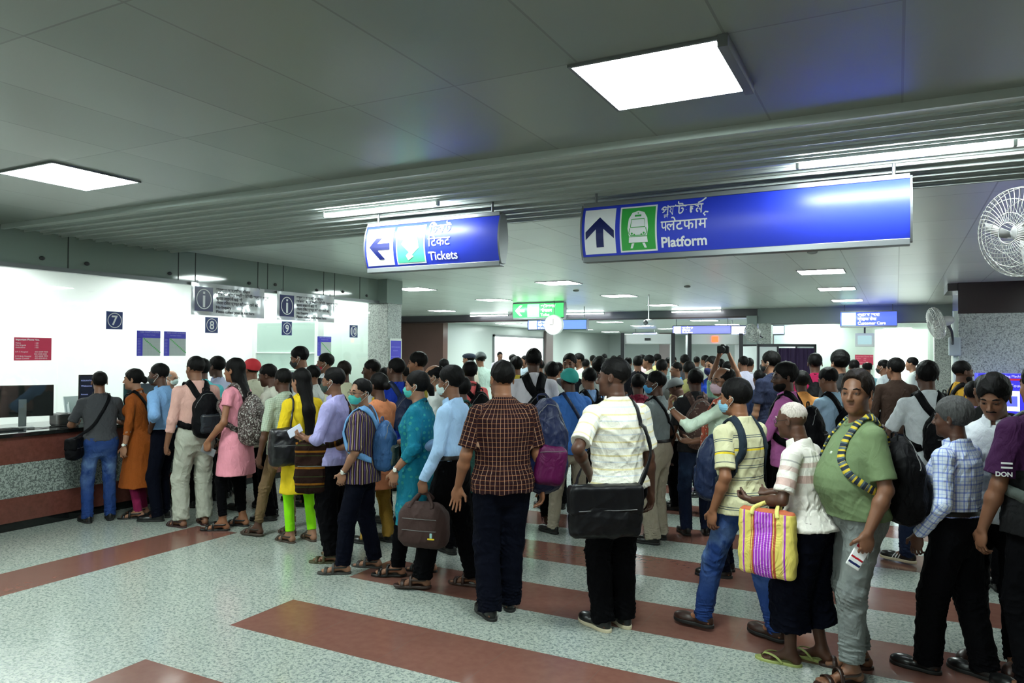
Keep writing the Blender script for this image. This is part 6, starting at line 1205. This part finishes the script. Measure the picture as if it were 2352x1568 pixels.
P = person('girl in peach top with mustard collar left of the teal kurta', 872, 860, depth=6.9, face=-45, fem=True, skin=2, hair='bun', shirt=cloth('top_peach', (.60, .22, .10)), polo=cloth('collar_mustard', (.42, .26, .02)), collar=True, hem=.56, pants=cloth('trousers_mustard', (.42, .24, .04)), la='down', ra='fwd', sleeve='elbow', lf=(.1, .06, 0, 5), rf=(.1, -.05, 0, 5))
P = person('man in royal blue shirt with dark strap behind the peach top', 912, 826, depth=7.7, face=-30, look=-20, skin=2, shirt=cloth('shirt_royal', (.008, .035, .36)), pants=K_, sleeve='long', hem=.84, collar=True)
backpack(P, 'dark blue backpack on the man in royal blue', cloth('bag_navy', (.008, .016, .050)), (.13, .09, .2), 1.16)
P = person('bald man in glasses and pale mask behind the pale blue shirt', 1000, 840, depth=7.0, face=-85, skin=0, hair='bald', mask=MPAL, glasses=True, shirt=cloth('shirt_offwhite', (.46, .49, .46)), pants=K_, collar=True)
P = person('girl in coral pink top with black backpack', 1080, 832, depth=8.2, face=-20, fem=True, skin=2, hair='bob', shirt=cloth('top_coral', (.85, .16, .16)), pants=K_, hem=.8)
backpack(P, 'black backpack on the girl in coral pink', BK, (.12, .09, .22), 1.16, x=.06)
P = person('woman in green and dark scarf behind the pale blue shirt', 1062, 868, depth=6.6, face=-30, fem=True, skin=2, hair='bob', shirt=cloth('top_green_dark', (.01, .05, .04)), pants=K_, hem=.6)
P = person('young man in yellow-collared shirt above the teal kurta', 962, 812, depth=8.4, face=-55, look=-20, skin=3, shirt=cloth('shirt_yellow_black', (.55, .48, .08), 'vs', (.02, .02, .02), p=.08), pants=K_, collar=True, vol=.004)
P = person('dark man in profile, head between striped shirt and blue poster', 856, 829, depth=8.6, face=-80, skin=2, shirt=cloth('shirt_white', (.66, .70, .74)), pants=K_, collar=True)
P = person('dark-haired person just behind the peach top girl', 884, 847, depth=9.5, face=-30, skin=2, shirt=cloth('shirt_white', (.66, .70, .74)), pants=K_)
P = person('man with thinning hair in pale shirt with blue collar stripe', 791, 832, depth=8.3, face=-25, skin=2, hair='short', shirt=cloth('shirt_cream', (.62, .62, .42)), polo=cloth('collar_blue', (.02, .10, .45)), collar=True, pants=K_, hcol='dark')
P = person('man in red mask near the fare chart', 750, 814, depth=9.3, face=-70, look=-10, skin=1, mask=MRED, shirt=cloth('shirt_white', (.66, .70, .74)), pants=K_, collar=True)
P = person('tall man in white printed shirt with black mask and backpack strap', 695, 799, depth=9.0, face=-75, nod=-12, skin=1, mask=MBLK, shirt=cloth('shirt_white_print', (.62, .66, .68), 'print', (.25, .3, .35), p=.04, w=.2), pants=K_, vol=.004)
backpack(P, 'black backpack on the tall man in white with black mask', BK, (.12, .08, .2), 1.16)
P = person('man in cream short-sleeved shirt between pink and yellow kurtas', 622, 839, depth=7.9, face=-72, nod=-10, skin=2, shirt=cloth('shirt_ivory', (.62, .62, .52)), pants=K_, la='fwd', ra='fwd', collar=True, hem=.86)
P = person('person in red cap and cream long shirt', 580, 827, depth=8.3, face=-25, skin=1, look=-15, cap=('peak', M('cap_red', (.50, .02, .03), .8)), hair='short', hcol='dark', shirt=cloth('shirt_cream2', (.58, .58, .44)), sleeve='long', hem=.72, pants=K_)
P = person('man in lilac shirt, head between salmon shirt and pink kurta', 500, 822, depth=8.9, face=-50, skin=2, shirt=cloth('shirt_lilac', (.44, .46, .62)), pants=K_, vol=.004, collar=True)
P = person('person in turquoise top just right of the salmon shirt', 466, 828, depth=8.5, face=-12, skin=2, shirt=cloth('top_turquoise', (.12, .55, .60)), pants=K_, vol=.006)
P = person('balding ticket clerk with grey mask behind the glass', 393, 852, depth=10.25, face=130, skin=0, hair='bald', hcol='grey', mask=MPAL, glasses=True, shirt=cloth('shirt_white', (.66, .70, .74)), pants=K_)
P = person('man in navy tee with white print near the black curtain booth', 1772, 811, depth=8.8, face=-45, look=-20, skin=0, mask=MBLK, shirt=cloth('tee_navy', (.015, .02, .05)), pants=K_, vol=.006)
P = person('person in orange top behind the bearded man', 1842, 856, depth=8.0, face=-20, skin=2, shirt=cloth('top_orange', (.72, .30, .08)), pants=K_, vol=.006)
P = person('man in maroon shirt with grey-black backpack, back turned', 1872, 814, depth=9.2, face=-4, skin=2, shirt=cloth('shirt_crimson', (.32, .008, .06)), pants=K_, sleeve='long')
backpack(P, 'grey and black backpack on the man in maroon', BK, (.13, .09, .22), 1.16, cloth('bag_grey', (.10, .10, .11)), sw=.05)
P = person('man in pale blue shirt with camera bag left of the green tee', 1910, 846, depth=7.0, face=-50, skin=1, nod=-15, shirt=cloth('shirt_powder', (.34, .50, .64)), pants=K2, la='fwd', ra='hold', collar=True)
backpack(P, 'black backpack left of the green tee man', BK, (.13, .09, .2), 1.14)
P = person('wavy-haired man in dark shirt above the green tee', 1930, 811, depth=8.4, face=-35, skin=0, shirt=cloth('shirt_dark', (.02, .02, .022)), pants=K_, vol=.014)
P = person('man in dark brown shirt and blue jeans at the customer care queue', 2058, 826, depth=8.6, face=-15, skin=1, look=-35, shirt=cloth('shirt_dark_brown', (.035, .018, .012)), sleeve='long', pants=JD, hem=.86, collar=True, vol=.004)
P = person('young man in white tee, jeans and striped black sneakers', 2132, 834, feet=1312, face=-18, skin=2, shirt=cloth('tee_plain_white', (.62, .66, .68)), pants=JD, shoes='striped', shoecol='black', la='fwd', ra='fwd', hem=.88, vol=.004, lw=(.2, .28, 1.1), lf=(.1, .20, 0, 50), rf=(.1, .06, 0, 10))
backpack(P, 'black backpack on the young man in white tee', BK, (.14, .10, .23), 1.12, x=.05, sw=.06)
P = person('man in mustard tee with black backpack facing right', 2208, 832, depth=8.2, face=65, skin=2, beard=.6, shirt=cloth('tee_mustard', (.50, .27, .02), 'print', (.25, .13, .01), p=.06, w=.3), pants=K_)
backpack(P, 'black backpack on the man in mustard', BK, (.12, .09, .2), 1.16)
P = person('photographer holding a camera above the crowd', 1668, 852, depth=8.2, face=-170, skin=0, shirt=cloth('tee_mint', (.35, .62, .45)), pants=K_, la='up', ra='up', lh='hold', rh='hold', lw=(.07, .13, 1.86), rw=(.07, .13, 1.86), sleeve='half')
cm_ = carried(P, 'camera', 'black camera held up high above the crowd', 'camera'); solid('camera_body', Fld().add(rbox((0, .19, 1.955), (.068, .035, .045), .012), .01).add(rbox((0, .19, 2.0), (.025, .03, .018), .01), .01), (-.12, .08, 1.85), (.12, .3, 2.06), .007, M('camera_black', (.01, .01, .01), .4), cm_); solid('lens', Fld().add(rcc((0, .21, 1.955), (0, .29, 1.955), .036, .036, True), .01), (-.08, .18, 1.88), (.08, .32, 2.03), .006, M('camera_black'), cm_)
P = person('man in royal blue jersey with navy mask left of the raised camera', 1637, 821, depth=9.2, face=-150, skin=0, look=10, mask=MNAV, shirt=cloth('jersey_blue', (.01, .05, .42)), pants=K_)
# --- people further back (heads above the queue)
def far(lst):
    for px, top, dep, fc, col, lb, kw in lst:
        person(lb, px, top, depth=dep, face=fc, skin=kw.pop('skin', 1), shirt=cloth('far_%d' % px, col), pants=K_ if not kw.get('pants') else kw.pop('pants'), **kw)
CAPN = M('beret_navy', (.015, .025, .05), .8); HEL = M('helmet_olive', (.07, .085, .09), .6)
far([(1078, 811, 13.0, -60, (.45, .42, .34), 'officer in navy beret standing beyond the queue', dict(cap=('beret', CAPN), skin=0)),
 (1104, 811, 13.4, -20, (.40, .52, .46), 'guard in grey helmet beside the officer in beret', dict(cap=('helmet', HEL))),
 (1148, 809, 22.0, 165, (.62, .56, .66), 'man in pale lilac shirt before the lit white window', dict()),
 (1186, 822, 9.5, -10, (.55, .42, .05), 'person in yellow behind the plaid shirt', dict(vol=.004)),
 (1178, 815, 17.0, 60, (.10, .11, .13), 'distant person in dark shirt right of the lit window', dict()), (1206, 818, 17.5, -120, (.30, .36, .42), 'distant person in grey-blue beside the white tee', dict()),
 (1330, 813, 13.5, -110, (.55, .60, .52), 'man in white printed shirt behind the moustached man', dict()), (1282, 834, 11.5, 20, (.5, .5, .5), 'dark head left of the moustached man', dict()),
 (1362, 817, 18.0, -10, (.50, .50, .50), 'distant person by the white notice on the pale wall', dict()), (1388, 814, 19.5, 10, (.20, .16, .16), 'distant person under the red exit mark', dict()), (1410, 818, 18.5, -20, (.10, .10, .12), 'distant person left of the security gates, dark clothes', dict()), (1426, 817, 17.0, 100, (.12, .12, .14), 'distant person touching the left gate post', dict()),
 (1396, 828, 10.5, -20, (.02, .02, .03), 'dark-clothed person behind the cream polo man’s head', dict(vol=.008)),
 (1465, 820, 12.4, -5, (.012, .012, .016), 'person all in black standing in the left security gate', dict(vol=.004)), (1475, 816, 16.0, 50, (.60, .42, .44), 'distant person in pink beyond the left gate', dict()), (1491, 817, 13.2, -75, (.62, .60, .46), 'man in cream shirt walking left through the gate', dict(la='fwd')),
 (1510, 814, 16.5, 30, (.55, .55, .20), 'distant person in yellow-green beyond the gate', dict()), (1520, 828, 10.2, 20, (.20, .21, .22), 'man in dark grey shirt above the floral mask', dict()),
 (1545, 819, 16.0, 165, (.16, .22, .22), 'distant man in checked shirt between the gates', dict()), (1555, 834, 12.0, -110, (.06, .30, .62), 'man in bright blue shirt between the gates', dict()),
 (1573, 816, 13.0, -20, (.06, .06, .07), 'dark-haired person left of the right-hand gate', dict()), (1583, 832, 9.6, 5, (.45, .42, .16), 'person in olive collar behind the brown backpack', dict()),
 (1620, 817, 17.0, -60, (.60, .66, .58), 'man in white seen through the right-hand gate', dict(la='fwd')), (1672, 832, 12.0, 60, (.40, .60, .62), 'person in pale turquoise behind the raised arms', dict()),
 (1708, 820, 12.6, -40, (.48, .47, .60), 'man in pale lilac shirt left of the booth', dict()), (1721, 824, 13.4, 20, (.44, .46, .50), 'person in grey-white partly behind the booth frame', dict()),
 (1745, 852, 9.2, -20, (.03, .045, .11), 'person in dark navy below the booth', dict()), (1962, 828, 12.0, -10, (.05, .05, .06), 'dark head left of the balding man in teal', dict()),
 (1992, 832, 12.8, -15, (.22, .42, .46), 'balding man in teal shirt at customer care', dict(hair='bald')), (2030, 828, 12.4, -70, (.55, .60, .62), 'man in white shirt with dark mask at customer care', dict(mask=MBLK)),
 (2096, 822, 13.5, -80, (.58, .62, .58), 'man in white shirt seen in profile against the lit wall', dict(skin=0)), (2236, 880, 6.4, 10, (.38, .30, .60), 'person in lavender before the blue ticket machine', dict()),
 (1895, 850, 10.5, -30, (.34, .44, .40), 'person in green behind the backpack straps', dict()), (1826, 850, 10.8, 20, (.06, .06, .06), 'dark head right of the bearded man', dict()),
 (1240, 828, 12.5, -30, (.40, .42, .40), 'head just right of the tall man in white tee', dict()), (1345, 826, 14.0, 20, (.35, .35, .38), 'distant head above the black backpack strap', dict()),
 (1443, 822, 15.5, 10, (.30, .30, .33), 'distant person just left of the person in black', dict()), (1600, 820, 18.5, 20, (.2, .2, .2), 'distant dark head beside the right gate post', dict()),
 (1535, 822, 18.5, -20, (.3, .2, .2), 'distant person in brownish shirt between the gates', dict()), (1655, 826, 13.3, -20, (.1, .12, .2), 'distant head inside the right-hand gate', dict()),
 (2265, 866, 5.6, -20, (.02, .02, .02), 'black-haired person left of the man looking down', dict()),
 (545, 836, 9.15, -30, (.3, .3, .3), 'dark head behind the very long hair', dict()), (720, 842, 8.6, -60, (.5, .52, .5), 'head between yellow kurta and lavender shirt', dict()),
 (935, 842, 9.6, -40, (.4, .42, .44), 'dark head right of the royal blue shirt', dict()), (1020, 826, 12.0, -30, (.4, .4, .36), 'distant head left of the officer in beret', dict())])
